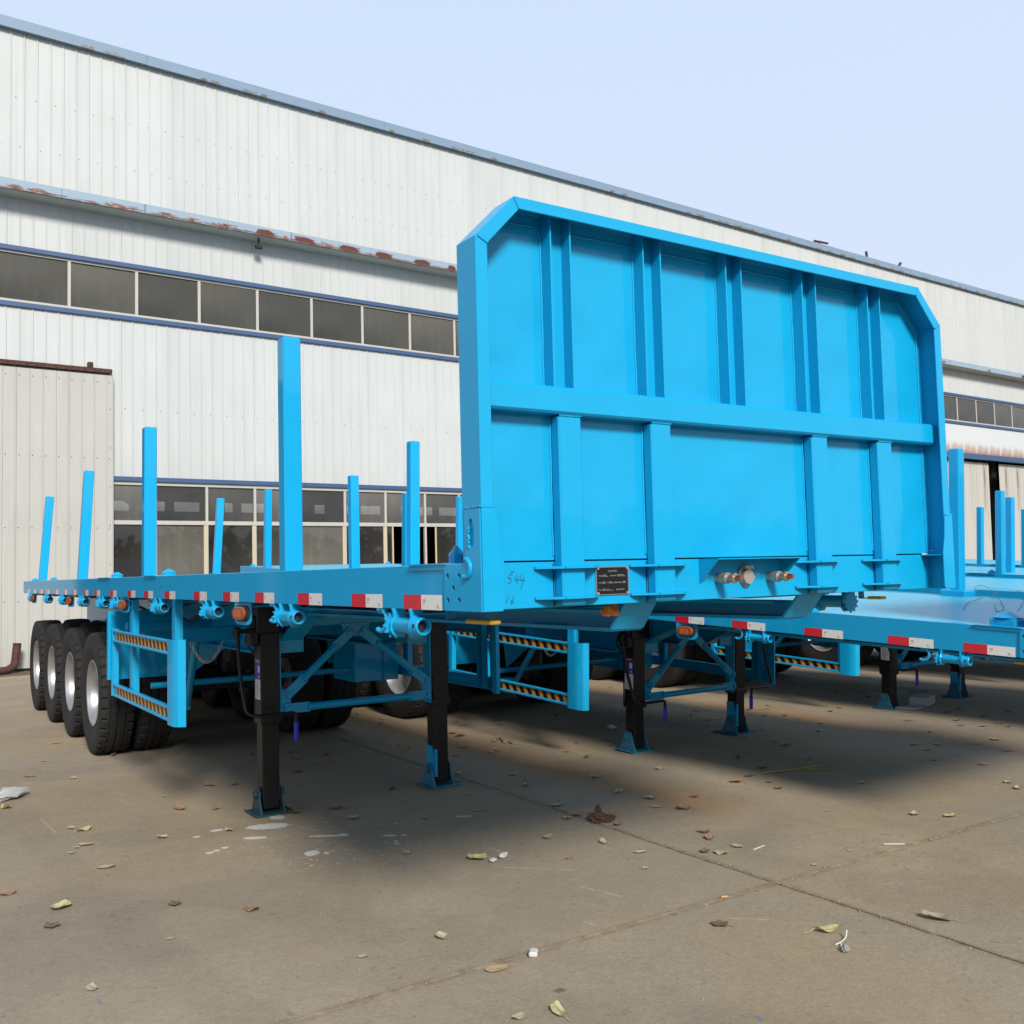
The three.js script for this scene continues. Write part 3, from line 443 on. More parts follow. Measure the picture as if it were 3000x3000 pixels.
// a lashing winch: z = 0 at the front end of its capstan head, hangs from y = 0 (underside of the rail)
function winch(parent, x, y, z, side) {
  const w = grp('winch', parent, x, y, z); if (side > 0) w.scale.x = 1; const c = -0.066;
  const arm = (za) => prism([[-0.03, 0.002], [0.034, 0.002], [0.028, -0.02], [0.026, -0.035], [0.047, -0.055], [0.044, -0.09], [0.02, -0.116], [-0.016, -0.114], [-0.038, -0.088], [-0.034, -0.052], [-0.024, -0.035], [-0.024, -0.02]], 'z', za, za + 0.011, 0.0015);
  part('bracket', w, cached('wbr', () => [arm(-0.075)]), M.blue); part('bracket', w, cached('wbr2', () => [arm(-0.225)]), M.blue);
  const zl = (pts, n = 20) => lathe(pts.map(([r, z]) => [r, -z]), n).rotateX(-Math.PI / 2).translate(0, c, 0);   // profile of radius, z
  part('drum', w, cached('wdr', () => [zl([[0.031, -0.24], [0.031, -0.062], [0.044, -0.058], [0.044, -0.047], [0.037, -0.043], [0.035, -0.006], [0.033, 0], [0.026, 0], [0.0245, -0.03], [0.0245, -0.05]])]), M.blue);
  part('drum_hole', w, cached('whl', () => [cyl([0, c, -0.045], [0, c, -0.03], 0.0244, 0.0244, 16), cyl([-0.037, c + 0.004, -0.022], [-0.03, c + 0.004, -0.022], 0.0085, 0.0085, 10), cyl([0.037, c + 0.004, -0.022], [0.03, c + 0.004, -0.022], 0.0085, 0.0085, 10)]), M.dark);
  part('ratchet_gear', w, cached('wge', () => [prism(gearShape(0.055, 12, 0, c), 'z', -0.252, -0.241, 0)]), M.blue);
  part('pawl', w, cached('wpa', () => [tube([[0.03, -0.02, -0.247], [0.055, -0.045, -0.247], [0.05, -0.075, -0.247]], 0.008, 10, 6)]), M.blue);
  const hk = new THREE.TorusGeometry(0.045, 0.011, 8, 18, 4.1).rotateZ(1.2).rotateY(Math.PI / 2 + 0.15).translate(-0.005, -0.05, -0.37);
  if (side <= 0) part('rope_hook', w, GC.whk ??= boxUV(join([hk, cyl([-0.003, -0.02, -0.34], [-0.003, 0.002, -0.34], 0.012)])), M.blue);
  return w;
}
function markerLamp(parent, x, y, z) {
  const w = grp('marker_lamp', parent, x, y, z); w.scale.set(1, 1.02, 1.18); w.rotation.y = 0.16;
  const oval = (rz, ry, r) => { const p = []; for (let i = 0; i < 28; i++) { const a = i / 28 * 6.2832, c = Math.cos(a), s = Math.sin(a); p.push([Math.sign(c) * (rz - r) + r * c, s * ry]); } return p; };
  part('lamp_bracket', w, cached('lbk', () => [prism([[-0.078, 0.055], [0.078, 0.055], [0.078, -0.035], [0.068, -0.052], [0.05, -0.06], [-0.05, -0.06], [-0.068, -0.052], [-0.078, -0.035]], 'x', 0, 0.006, 0.001)]), M.blue);
  part('lamp_seal', w, cached('lse', () => [prism(oval(0.07, 0.042, 0.042), 'x', -0.012, -0.0005, 0.003)]), M.dark);
  part('lamp_lens', w, cached('lle', () => [prism(oval(0.06, 0.034, 0.034), 'x', -0.03, -0.0125, 0.006)]), M.amber);
  part('lamp_insert', w, cached('lin', () => [bx(-0.0315, -0.0305, -0.018, 0.018, -0.03, -0.01), bx(-0.0315, -0.0305, -0.02, 0.02, -0.004, 0.006), bx(-0.0315, -0.0305, -0.018, 0.018, 0.012, 0.03)]), M.amberIn);
  return w;
}
function landingLeg(parent, x, z, drop, crankSide, isLeft) {
  const g = grp('landing_leg', parent, x, 0, z);
  part('outer_tube', g, cached('lo', () => [cb(-0.066, 0.066, 0.64, 1.45, -0.066, 0.066, 0.008), cb(-0.072, 0.072, 0.6, 0.65, -0.072, 0.072, 0.005), bx(-0.0665, -0.06, 0.64, 1.4, -0.075, -0.0665)]), M.black);
  const low = [];
  low.push(part('inner_tube', g, cached('li', () => [cb(-0.058, 0.058, 0.035, 0.72, -0.058, 0.058, 0.007)]), M.black));
  low.push(part('foot', g, cached('lf', () => {
    const gus = (s) => prism([[-0.105, 0.012], [0.1, 0.012], [0.06, 0.1], [0.05, 0.15], [0.03, 0.172], [-0.03, 0.172], [-0.05, 0.15], [-0.06, 0.1]], 'x', s * 0.078 - 0.005, s * 0.078 + 0.005, 0.001);
    return [cb(-0.118, 0.118, 0.002, 0.014, -0.118, 0.118, 0.003), prism([[-0.118, 0.004], [-0.112, 0.012], [-0.128, 0.022], [-0.133, 0.016]], 'z', -0.118, 0.118), prism([[0.118, 0.004], [0.133, 0.016], [0.128, 0.022], [0.112, 0.012]], 'z', -0.118, 0.118), gus(-1), gus(1), cyl([-0.105, 0.13, 0.0], [0.105, 0.13, 0.0], 0.02, 0.02, 12), cyl([-0.1, 0.13, 0], [-0.086, 0.13, 0], 0.03, 0.03, 6), cyl([0.086, 0.13, 0], [0.1, 0.13, 0], 0.03, 0.03, 6)];
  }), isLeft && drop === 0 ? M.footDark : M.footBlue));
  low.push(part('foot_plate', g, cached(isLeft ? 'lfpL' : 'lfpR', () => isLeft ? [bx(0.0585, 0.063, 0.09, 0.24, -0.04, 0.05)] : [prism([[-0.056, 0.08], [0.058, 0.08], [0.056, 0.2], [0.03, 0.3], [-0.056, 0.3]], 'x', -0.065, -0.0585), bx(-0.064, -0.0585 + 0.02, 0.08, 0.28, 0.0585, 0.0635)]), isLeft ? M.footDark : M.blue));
  for (const m of low) m.position.y = drop;
  part('leg_bracket', g, cached(isLeft ? 'lbL' : 'lbR', () => {
    const s = isLeft ? 1 : -1, X = (a, b) => s > 0 ? [a, b] : [-b, -a];
    return [cb(...X(0.067, 0.08), 0.62, 1.44, -0.06, 0.05, 0.002), cb(...X(0.08, 0.25), 1.06, 1.42, 0.02, 0.03, 0.002), cb(...X(0.08, 0.2), 1.1, 1.4, -0.05, -0.04, 0.002), cb(...X(0.075, 0.145), 0.66, 0.82, 0.045, 0.056, 0.003),
      ...[0.7, 0.785].map((y) => cyl([s * 0.115, y, 0.056], [s * 0.115, y, 0.072], 0.016, 0.016, 6))];
  }), M.blue);
  if (isLeft) {
    const st = part('maker_sticker', g, new THREE.PlaneGeometry(0.105, 0.27).rotateY(-Math.PI / 2).translate(-0.0672, 0.895, 0.0), M.sticker);
    part('gearbox', g, cached('lg', () => [cb(-0.13, -0.07, 1.12, 1.32, -0.06, 0.06, 0.012), cb(-0.1, 0.1, 1.2, 1.42, -0.085, 0.085, 0.01), cyl([-0.13, 1.22, 0], [-0.25, 1.22, 0.05], 0.013)]), M.black);
  }
  if (crankSide) {
    const s = crankSide, y0 = 1.22;
    part('crank', g, cached('ck' + s, () => [tube([[s * 0.235, y0 + 0.02, 0.1], [s * 0.235, 0.95, 0.15], [s * 0.225, 0.7, 0.24], [s * 0.14, 0.683, 0.27], [-s * 0.02, 0.686, 0.27], [-s * 0.095, 0.685, 0.27], [-s * 0.1, 0.6, 0.27]], 0.0125, 60, 8, 0.06), cb(s * 0.235 - 0.018, s * 0.235 + 0.018, y0 - 0.04, y0 + 0.035, 0.06, 0.11, 0.006), cyl([s * 0.07, y0 + 0.01, 0.05], [s * 0.25, y0 + 0.01, 0.085], 0.011)]), M.black);
    part('crank_grip', g, cached('cg' + s, () => [cyl([-s * 0.1, 0.625, 0.27], [-s * 0.1, 0.505, 0.27], 0.016, 0.016, 12), cyl([-s * 0.1, 0.508, 0.27], [-s * 0.1, 0.5, 0.27], 0.016, 0.012, 12)]), M.grip);
  }
  return g;
}
function makeTrailer(o) {
  const T = thing('flatbed_trailer', o.label, 'trailer');
  T.position.set(...o.pos); T.rotation.order = 'YXZ'; T.rotation.y = o.yaw; T.rotation.x = o.pitch;
  const yt = YB + 0.155;
  // ---- bed
  part('deck', T, cached('deck', () => [bx(0.065, W - 0.065, yt - 0.012, yt - 0.005, -L + 0.01, -0.125)]), M.deck);
  for (const s of [0, 1]) part('side_rail', T, cached('rail' + s, () => {
    const g = [cb(0, 0.008, YB, yt, -L, -0.12, 0.0025), bx(0.008, 0.075, YB + 0.001, YB + 0.009, -L + 0.002, -0.121), bx(0.008, 0.075, yt - 0.01, yt - 0.002, -L + 0.002, -0.121)];
    for (const [a, b] of [[-0.5, -0.22], [-4.69, -4.33], [-6.44, -5.95]]) g.push(prism([[a, yt - 0.001], [b, yt - 0.001], [b - 0.03, yt + 0.004], [a + 0.03, yt + 0.004]], 'x', -0.012, 0.07), prism([[a + 0.02, yt - 0.018], [b - 0.02, yt - 0.018], [b - 0.005, yt], [a + 0.005, yt]], 'x', -0.006, -0.001));
    return s ? g.map(mirrorX) : g;
  }), M.blue);
  part('rear_beam', T, cached('rearb', () => [bx(0.076, W - 0.076, YB, yt - 0.013, -L, -L + 0.01)]), M.blue);
  part('cross_member', T, cached('xm', () => Array.from({ length: 14 }, (_, i) => bx(0.077, W - 0.077, YB - 0.02, yt - 0.02, -0.9 - i * 0.8, -0.89 - i * 0.8)).concat(Array.from({ length: 14 }, (_, i) => bx(0.077, W - 0.077, YB - 0.03, YB - 0.021, -0.94 - i * 0.8, -0.86 - i * 0.8)))), M.blue);
  for (const x of [0.78, 1.715]) part('chassis_beam', T, cached('beam' + x, () => {
    const top = YB - 0.031, side = [[-0.2, top], [-0.26, 1.358], [-3.3, 1.345], [-3.5, 1.31], [-3.75, 1.2], [-4.0, 1.08], [-4.3, 1.04], [-L + 0.05, 1.04], [-L + 0.05, top]];
    const g = [prism(side, 'x', x - 0.006, x + 0.006), bx(x - 0.07, x + 0.07, top - 0.012, top, -L + 0.05, -0.3)];
    const low = [[-0.25, 1.358], [-3.3, 1.345], [-3.5, 1.31], [-3.75, 1.2], [-4.0, 1.08], [-4.3, 1.04], [-L + 0.05, 1.04]];
    for (let i = 0; i < low.length - 1; i++) { const [a, ya] = low[i], [b, yb] = low[i + 1]; g.push(prism([[a, ya], [a, ya - 0.014], [b, yb - 0.014], [b, yb]], 'x', x - 0.075, x + 0.075)); }
    return g;
  }), M.blue);
  for (const x of [0.775, 1.715]) part('front_gusset', T, cached('fg' + x, () => [prism([[-0.155, YB - 0.003], [-0.165, YB - 0.003], [-0.245, 1.36], [-0.235, 1.352]], 'x', x - 0.078, x + 0.078)]), M.blue);
  part('coupler_plate', T, cached('cpl', () => [bx(0.86, 1.63, 1.385, 1.392, -2.6, -1.25), cyl([1.25, 1.31, -1.6], [1.25, 1.386, -1.6], 0.03, 0.045, 16), bx(0.12, 0.7, 1.425, 1.431, -2.4, -0.6), bx(1.8, 2.38, 1.425, 1.431, -2.4, -0.6)]), M.blue);
  for (const [x, z0, z1, z2] of [[0.15, -0.475, -0.33, -0.17], [2.43, -0.445, -0.39, -0.32]]) {
    part('tag_holder', T, cached('hold' + x, () => [cb(x - 0.02, x + 0.02, YB - 0.045, YB - 0.001, z0 - 0.006, z0, 0.002), cb(x - 0.02, x + 0.02, YB - 0.049, YB - 0.044, z0 - 0.006, z1, 0.002)]), M.blue);
    part('yellow_tag', T, cached('ytag' + x, () => [cb(x - 0.022, x + 0.022, YB - 0.052, YB - 0.0375, z1 - 0.01, z2, 0.004)]), M.yellow);
  }
  // ---- headboard
  const H = grp('headboard', T), zp = -0.107;
  part('panel', H, cached('hbp', () => [prism([[0.007, yt + 0.006], [2.493, yt + 0.006], [2.493, 2.659], [2.343, 2.812], [0.157, 2.812], [0.007, 2.659]], 'z', zp - 0.006, zp)]), M.panel);
  part('seam_strip', H, cached('seam', () => [bx(0.05, 2.45, yt - 0.04, yt + 0.04, zp - 0.02, zp - 0.0135)]), M.dark);
  part('joint_gap', H, cached('jgap', () => [0.351, 0.768, 1.646, 2.077].map((x) => bx(x - 0.006, x - 0.0015, YB + 0.003, yt - 0.004, zp + 0.0005, zp + 0.0022))), M.dark);
  part('front_beam', H, cached('hbb', () => [cb(0.012, 2.488, YB, yt, zp - 0.013, zp + 0.001, 0.002)]), M.blue);
  part('outer_frame', H, cached('hbf', () => {
    const out = [[0, yt + 0.02], [0, 2.662], [0.155, 2.82], [2.345, 2.82], [2.5, 2.662], [2.5, yt + 0.02]], inn = [[0.046, yt + 0.02], [0.046, 2.642], [0.174, 2.779], [2.326, 2.779], [2.454, 2.642], [2.454, yt + 0.02]];
    const web = [[0.006, yt + 0.02], [0.006, 2.6595], [0.1575, 2.814], [2.3425, 2.814], [2.494, 2.6595], [2.494, yt + 0.02]];
    return [prism([...out, ...inn.reverse()], 'z', -0.007, 0, 0.002), prism([...out, ...web.reverse()], 'z', -0.12, -0.0065, 0)];
  }), M.blue);
  part('weld_bead', H, cached('hbw', () => {
    const g = [], r = rng(31), bead = (a, b) => { const A = V3(a), B = V3(b), n = Math.ceil(A.distanceTo(B) / 0.05), pts = []; for (let i = 0; i <= n; i++) { const p = A.clone().lerp(B, i / n); p.x += (r() - 0.5) * 0.003; p.y += (r() - 0.5) * 0.003; pts.push(p); } g.push(new THREE.TubeGeometry(new THREE.CatmullRomCurve3(pts), n * 2, 0.0045, 5)); };
    bead([0.17, 2.772, zp + 0.002], [2.33, 2.772, zp + 0.002]); bead([2.465, 1.62, zp + 0.002], [2.465, 2.64, zp + 0.002]); bead([2.335, 2.775, zp + 0.002], [2.465, 2.645, zp + 0.002]);
    for (const x of [0.331, 0.749, 1.173, 1.615, 2.042]) bead([x - 0.002, 2.21, zp + 0.001], [x - 0.002, 2.75, zp + 0.001]);
    for (const x of [0.351, 0.768, 1.646, 2.077]) { bead([x - 0.002, 1.63, zp + 0.001], [x - 0.002, 2.1, zp + 0.001]); bead([x, 2.11, -0.056], [x + 0.098, 2.11, -0.056]); }
    bead([0.01, 2.664, 0.0], [0.046, 2.644, 0.0]); bead([0.155, 2.816, 0], [0.172, 2.78, 0]); bead([2.345, 2.816, 0], [2.328, 2.78, 0]); bead([2.49, 2.664, 0], [2.455, 2.644, 0]); bead([2.492, 2.118, -0.045], [2.492, 2.203, -0.045]);
    return g;
  }), M.blue);
  part('middle_beam', H, cached('hbm', () => [cb(0.007, 2.492, 2.113, 2.206, zp, -0.043, 0.008)]), M.blue);
  for (const [a, b] of [[0.331, 0], [0.749, 0], [1.173, 0], [1.615, 0], [2.042, 0]]) {
    const rib = part('upper_rib', H, cached('urib', () => [bx(0, 0.006, 0, 0.604, 0, 0.056), bx(0.084, 0.09, 0, 0.604, 0, 0.056), bx(0.006, 0.084, 0, 0.604, 0, 0.006)]), M.blue); rib.position.set(a, 2.207, zp + 0.001);
  }
  for (const x of [0.351, 0.768, 1.646, 2.077]) {
    const rib = part('lower_rib', H, cached('lrib', () => [cb(0, 0.098, 0, 0.652, 0, 0.05, 0.006)]), M.blue); rib.position.set(x, YB + 0.005, zp + 0.002);
    for (const y of [1.584, 1.481]) { const br = part('bracket_plate', H, cached('brk', () => [prism([[-0.085, 0.002], [-0.085, 0.012], [-0.022, 0.067], [-0.003, 0.069], [-0.003, 0.002]], 'y', 0, 0.008), prism([[0.103, 0.002], [0.103, 0.069], [0.122, 0.067], [0.185, 0.012], [0.185, 0.002]], 'y', 0, 0.008), bx(-0.003, 0.103, 0, 0.008, 0.0545, 0.0745)]), M.blue); br.position.set(x, y, zp); }
  }
  for (const s of [0, 1]) {
    const wr = part('corner_wrap', H, cached('wrap' + s, () => {
      const holes = [[-0.216, 1.568], [-0.139, 1.568], [-0.178, 1.528], [-0.216, 1.488], [-0.141, 1.489]].map(([z, y]) => ring(0.011, z, y, 12)); const ov = []; for (let i = 0; i < 20; i++) { const a = -i / 20 * 6.2832; ov.push([-0.057 + 0.02 * Math.cos(a), 1.703 + 0.05 * Math.sin(a)]); } holes.push(ov);
      const side = [[0.0005, YB], [-0.238, YB], [-0.242, YB + 0.005], [-0.24, 1.604], [-0.235, yt], [-0.098, yt], [-0.098, 1.786], [0.0005, 1.784]];
      const fr = [[-0.003, YB], [0.068, YB], [0.077, YB + 0.012], [0.077, 1.61], [0.06, 1.685], [0.053, 1.77], [0.046, 1.785], [-0.003, 1.784]];
      const g = [prism(side, 'x', -0.007, -0.001, 0.0012, holes), prism(fr, 'z', 0.001, 0.007, 0.0012), bx(0.0, 0.0115, YB, yt + 0.0195, -0.119, 0.0)]; return s ? g.map((q) => mirrorX(boxUV(clean(q)))) : g;
    }), M.blue);
    part('wrap_weld', H, cached('wweld' + s, () => {
      const r = rng(8), pts = []; for (let i = 0; i < 14; i++) pts.push(new THREE.Vector3(-0.006 + 0.002 * r(), 1.785 + 0.003 * r(), -0.098 + i * 0.0078)); for (let i = 0; i < 6; i++) pts.push(new THREE.Vector3(i * 0.009, 1.786 - 0.002 * r(), 0.005));
      const p2 = []; for (let i = 0; i < 16; i++) p2.push(new THREE.Vector3(-0.007 + 0.002 * r(), 1.655 + i * 0.0045, -0.0755 + 0.006 * r()));
      const tor = new THREE.TorusGeometry(0.029, 0.009, 8, 20, 3.7).rotateZ(-2.1).rotateY(-Math.PI / 2).translate(-0.008, 1.592, -0.09);
      const g = [new THREE.TubeGeometry(new THREE.CatmullRomCurve3(pts), 40, 0.004, 6), new THREE.TubeGeometry(new THREE.CatmullRomCurve3(p2), 40, 0.005, 6), tor]; return s ? g.map((q) => mirrorX(boxUV(clean(q)))) : g;
    }), M.blue);
  }
  part('corner_shelf', H, cached('cshelf', () => [bx(2.42, 2.492, 1.603, 1.609, zp + 0.002, -0.008)]), M.blue);
  part('bolt_hole', H, cached('bh', () => [[-0.216, 1.568], [-0.139, 1.568], [-0.178, 1.528], [-0.216, 1.488], [-0.141, 1.489]].map(([z, y]) => cyl([-0.0008, y, z], [-0.0002, y, z], 0.0125, 0.0125, 10))), M.dark);
  // coupling hood with air couplings and the electric socket
  const hd = part('coupling_hood', H, cached('hood', () => [bx(1.028, 1.48, 1.604, 1.608, zp, 0.0), prism([[zp, 1.6035], [-0.001, 1.6035], [zp, 1.512]], 'x', 1.028, 1.032), prism([[zp, 1.6035], [-0.001, 1.6035], [zp, 1.512]], 'x', 1.476, 1.48)]), M.blue);
  for (const x of [1.123, 1.408]) {
    part('air_coupling', H, cached('air' + x, () => [cyl([x, 1.532, zp], [x, 1.532, zp + 0.028], 0.019, 0.019, 6), cyl([x, 1.532, zp + 0.028], [x, 1.532, zp + 0.06], 0.022, 0.022, 18), cyl([x, 1.532, zp + 0.06], [x, 1.532, zp + 0.085], 0.016, 0.016, 6), cyl([x, 1.532, zp + 0.085], [x, 1.532, zp + 0.1], 0.02, 0.02, 6)]), M.brass);
    part('coupling_tip', H, cached('tip' + x, () => [cyl([x, 1.532, zp + 0.1], [x, 1.532, zp + 0.128], 0.012, 0.009, 12)]), M.copper);
  }
  part('electric_socket', H, cached('sock', () => [prism([[1.232, 1.556], [1.25, 1.574], [1.294, 1.574], [1.308, 1.55], [1.302, 1.515], [1.268, 1.492], [1.24, 1.518]], 'z', zp, zp + 0.012, 0.003), cyl([1.268, 1.535, zp + 0.012], [1.268, 1.535, zp + 0.03], 0.03, 0.028, 20), bx(1.246, 1.292, 1.566, 1.578, zp + 0.012, zp + 0.034), cyl([1.31, 1.532, zp], [1.31, 1.532, zp + 0.014], 0.008, 0.008, 8)]), M.socket);
  const np = grp('name_plate', H); part('border', np, cached('npb', () => [cb(0.527, 0.677, 1.486, 1.588, zp + 0.0015, zp + 0.006, 0.001)]), M.steel);
  part('print', np, new THREE.PlaneGeometry(0.14, 0.094).translate(0.602, 1.537, zp + 0.0068), M.plate);
  part('rivet', np, cached('npr', () => [[0.535, 1.492], [0.669, 1.492], [0.535, 1.581], [0.669, 1.581]].map(([x, y]) => cyl([x, y, zp + 0.006], [x, y, zp + 0.011], 0.007, 0.005, 8))), M.brass);
  if (o.marks) { // hand-written chalk numbers on the front beam
    const st = [[[0.085, 1.575], [0.093, 1.58], [0.096, 1.57], [0.086, 1.552], [0.1, 1.552]], [[0.135, 1.57], [0.122, 1.567], [0.118, 1.556], [0.128, 1.555], [0.129, 1.543], [0.118, 1.539]], [[0.128, 1.575], [0.142, 1.578]], [[0.15, 1.57], [0.142, 1.548], [0.16, 1.551]], [[0.157, 1.563], [0.15, 1.535]], [[0.17, 1.57], [0.162, 1.547], [0.182, 1.549]], [[0.178, 1.56], [0.165, 1.518]],
      [[0.118, 1.496], [0.108, 1.474]], [[0.138, 1.494], [0.125, 1.477], [0.13, 1.47], [0.137, 1.476], [0.13, 1.482]], [[0.098, 1.473], [0.0985, 1.472]]];
    part('written_number', H, st.map((p) => tube(p.map(([x, y]) => [x * 1.06 + 0.037, y, zp + 0.0024]), 0.001, 16, 4, 0.006)), M.ink);
  }
  // ---- stakes and lock caps
  for (const [x, z, h, tx, tz, s] of o.stakes) { const st = part('stake', T, cached('stk' + (s ?? 1), () => [cb(-0.045 * (s ?? 1), 0.045 * (s ?? 1), 0, 1.06, -0.045 * (s ?? 1), 0.045 * (s ?? 1), 0.008)]), M.blue); st.position.set(x, yt - 0.03, z); st.scale.y = (h + 0.03) / 1.06; st.rotation.z = -(tx ?? 0); st.rotation.x = tz ?? 0; }
  for (const s of [0, 1]) for (const [z, k] of [[-0.365, 1.05], [-4.45, 1], [-6.25, 1], [-9.9, 0.75], [-11.55, 0.75]]) part('lock_cap', T, o.bigCap && k > 1 ? cached('capB' + s, () => { const x = s ? W - 0.115 : 0.115; return [cb(x - 0.06, x + 0.06, yt - 0.02, yt + 0.045, z - 0.075, z + 0.075, 0.012), toCreasedNormals(cyl([x, yt + 0.045, z], [x, yt + 0.075, z], 0.075, 0.02, 12), 0.6)]; }) : cached('cap' + s + z, () => capGeo(s ? W - 0.115 : 0.115, z, k)), M.blue);
  if (o.pockets) for (const [x, z] of o.pockets) part('stake_pocket', T, [cb(x - 0.085, x + 0.085, yt - 0.08, yt + 0.05, z - 0.11, z + 0.11, 0.012)], M.blue);
  // ---- left side fittings
  const tz = [[-0.554, -0.264], [-1.017, -0.73], [-1.62, -1.325], [-2.222, -1.934], [-2.768, -2.485], [-3.371, -3.089], [-4.092, -3.807], [-4.695, -4.415], [-5.246, -4.987], [-5.947, -5.655], [-6.646, -6.357], [-7.199, -6.928], [-7.86, -7.57], [-8.42, -8.13], [-9.0, -8.71], [-9.66, -9.37], [-10.2, -9.91], [-10.78, -10.49], [-11.38, -11.09]];
  for (const [a, b] of tz) { const t = part('reflective_tape', T, GC.tape ??= new THREE.PlaneGeometry(0.288, 0.052).rotateY(-Math.PI / 2), M.tape); t.position.set(-0.0015, 1.479, (a + b) / 2); }
  for (const z of o.winches ?? [-0.43, -1.645, -2.9, -4.145, -5.57, -6.18, -7.15, -8.33, -9.45, -10.87]) winch(T, 0.015, YB, z, 0).scale.setScalar(o.winches ? 0.76 : 0.92);
  for (const z of [-0.79, -1.9, -3.15]) winch(T, W - 0.03, YB, z, 1).rotation.y = Math.PI;
  for (const z of [o.lamp ?? -2.47, -5.43, -8.01, -10.8]) markerLamp(T, 0.014, 1.394, z);
  // ---- landing gear
  const dz = o.legZ ?? 0, lz = -3.87 + dz;
  landingLeg(T, 0.62, lz, o.drop, -1, true); landingLeg(T, 1.92, lz, o.drop, o.rightCrank ? 1 : 0, false);
  const br = part('leg_brace', T, cached('lbrace', () => {
    const g = [], flat = (a, b) => { const A = V3(a), B = V3(b), d = B.clone().sub(A).normalize(); const a1 = A.clone().addScaledVector(d, 0.13), b1 = B.clone().addScaledVector(d, -0.13); g.push(cyl(a1.toArray(), b1.toArray(), 0.026, 0.026, 12)); const an = Math.atan2(d.y, d.x); for (const [p, q] of [[A, a1], [b1, B]]) { const m = p.clone().add(q).multiplyScalar(0.5), len = p.distanceTo(q); g.push(cb(-len / 2 - 0.025, len / 2 + 0.025, -0.034, 0.034, -0.007, 0.007, 0.003).rotateZ(an).translate(m.x, m.y, m.z)); } for (const p of [A, B]) g.push(cyl([p.x, p.y, p.z + 0.007], [p.x, p.y, p.z + 0.022], 0.017, 0.017, 6)); };
    flat([0.745, 0.79, 0.075], [1.195, 1.175, 0.062]); flat([1.795, 0.79, 0.075], [1.305, 1.175, 0.062]); flat([0.74, 0.69, 0.08], [1.8, 0.69, 0.08]);
    g.push(prism([[1.14, 1.24], [1.36, 1.24], [1.33, 1.15], [1.17, 1.15]], 'z', 0.045, 0.053)); g.push(cb(0.8, 1.7, 1.235, 1.335, -0.03, 0.04, 0.004)); return g;
  }), M.blue); br.position.z = lz;
  // ---- side guards
  for (const s of [0, 1]) {
    const sg = grp('side_guard', T); const mx = (g) => s ? mirrorX(boxUV(clean(g))) : g;
    part('end_panel', sg, cached('sge' + s, () => { const out = [[0, -4.03], [0, -3.94], [0.006, -3.89], [0.025, -3.855], [0.066, -3.835]], inn = out.map(([x, z]) => [x + 0.004, z - 0.004]).reverse(); inn[0][0] = 0.066; inn[0][1] = -3.841; return [mx(toCreasedNormals(prism([...out, ...inn], 'y', 0.632, 1.19), 0.6)), mx(bx(0.066, 0.07, 0.632, 1.19, -3.9, -3.835))]; }), M.blue);
    for (const [y0, y1] of [[1.085, 1.182], [0.648, 0.748]]) {
      part('rail', sg, cached('sgr' + s + y0, () => [mx(cb(0.006, 0.04, y1 - 0.018, y1, -5.86, -4.0, 0.003)), mx(cb(0.006, 0.04, y0, y0 + 0.018, -5.86, -4.0, 0.003)), mx(bx(0.02, 0.026, y0 + 0.018, y1 - 0.018, -5.86, -4.0))]), M.blue);
      const hz = part('hazard_tape', sg, GC['hz' + s] ??= (() => { const g = new THREE.PlaneGeometry(1.8, 0.058).rotateY(s ? Math.PI / 2 : -Math.PI / 2), uv = g.attributes.uv; for (let i = 0; i < 4; i++) uv.setX(i, uv.getX(i) * 8); return g; })(), M.hazard); hz.position.set(s ? W - 0.0195 : 0.0195, (y0 + y1) / 2, -4.92);
    }
    for (const [a, b, y0, y1, x0] of [[-5.92, -5.862, 0.645, 1.19, 0.004], [-5.4, -5.3, 0.66, 1.43, 0.045], [-4.09, -4.0, 0.66, 1.45, 0.045]]) part('post', sg, cached('sgp' + s + a, () => [mx(cb(x0, x0 + 0.008, y0, y1, a, b, 0.002)), mx(bx(x0 + 0.008, x0 + 0.05, y0 + 0.002, y1 - 0.002, b - 0.008, b - 0.001)), mx(bx(x0 + 0.008, x0 + 0.05, y0 + 0.002, y1 - 0.002, a + 0.001, a + 0.008))]), M.blue);
  }
  // ---- fittings under the bed
  part('mudguard', T, cached('mud', () => [cb(0.005, 0.55, 0.76, 1.33, -6.06, -6.05, 0.002), bx(0.005, 0.012, 0.76, 1.33, -6.1, -6.06)]), M.blue); part('mudguard', T, cached('mud2', () => [cb(1.95, 2.495, 0.76, 1.33, -6.06, -6.05, 0.002)]), M.blue);
  part('tool_box', T, cached('tbox', () => [cb(1.98, 2.41, 0.62, 1.1, -6.0, -5.5, 0.006), bx(1.985, 2.2, 0.63, 1.09, -5.4995, -5.495), bx(2.25, 2.256, 0.62, 1.1, -5.4995, -5.48)]), M.blue);
  part('cross_tube', T, cached('xt', () => [cb(0.27, 2.2, 1.105, 1.215, -5.0, -4.9, 0.01), cb(0.09, 0.8, 1.17, 1.24, -5.8, -5.74, 0.01), cyl([0.25, 0.73, -5.6], [2.2, 0.73, -5.6], 0.025, 0.025, 10), cyl([0.45, 1.12, -5.0], [0.52, 0.55, -5.55], 0.028, 0.028, 10), bx(0.44, 0.54, 0.52, 0.66, -5.6, -5.52), prism([[0.45, 1.1], [1.0, 1.1], [0.5, 0.75]], 'z', -5.62, -5.61)]), M.blue);
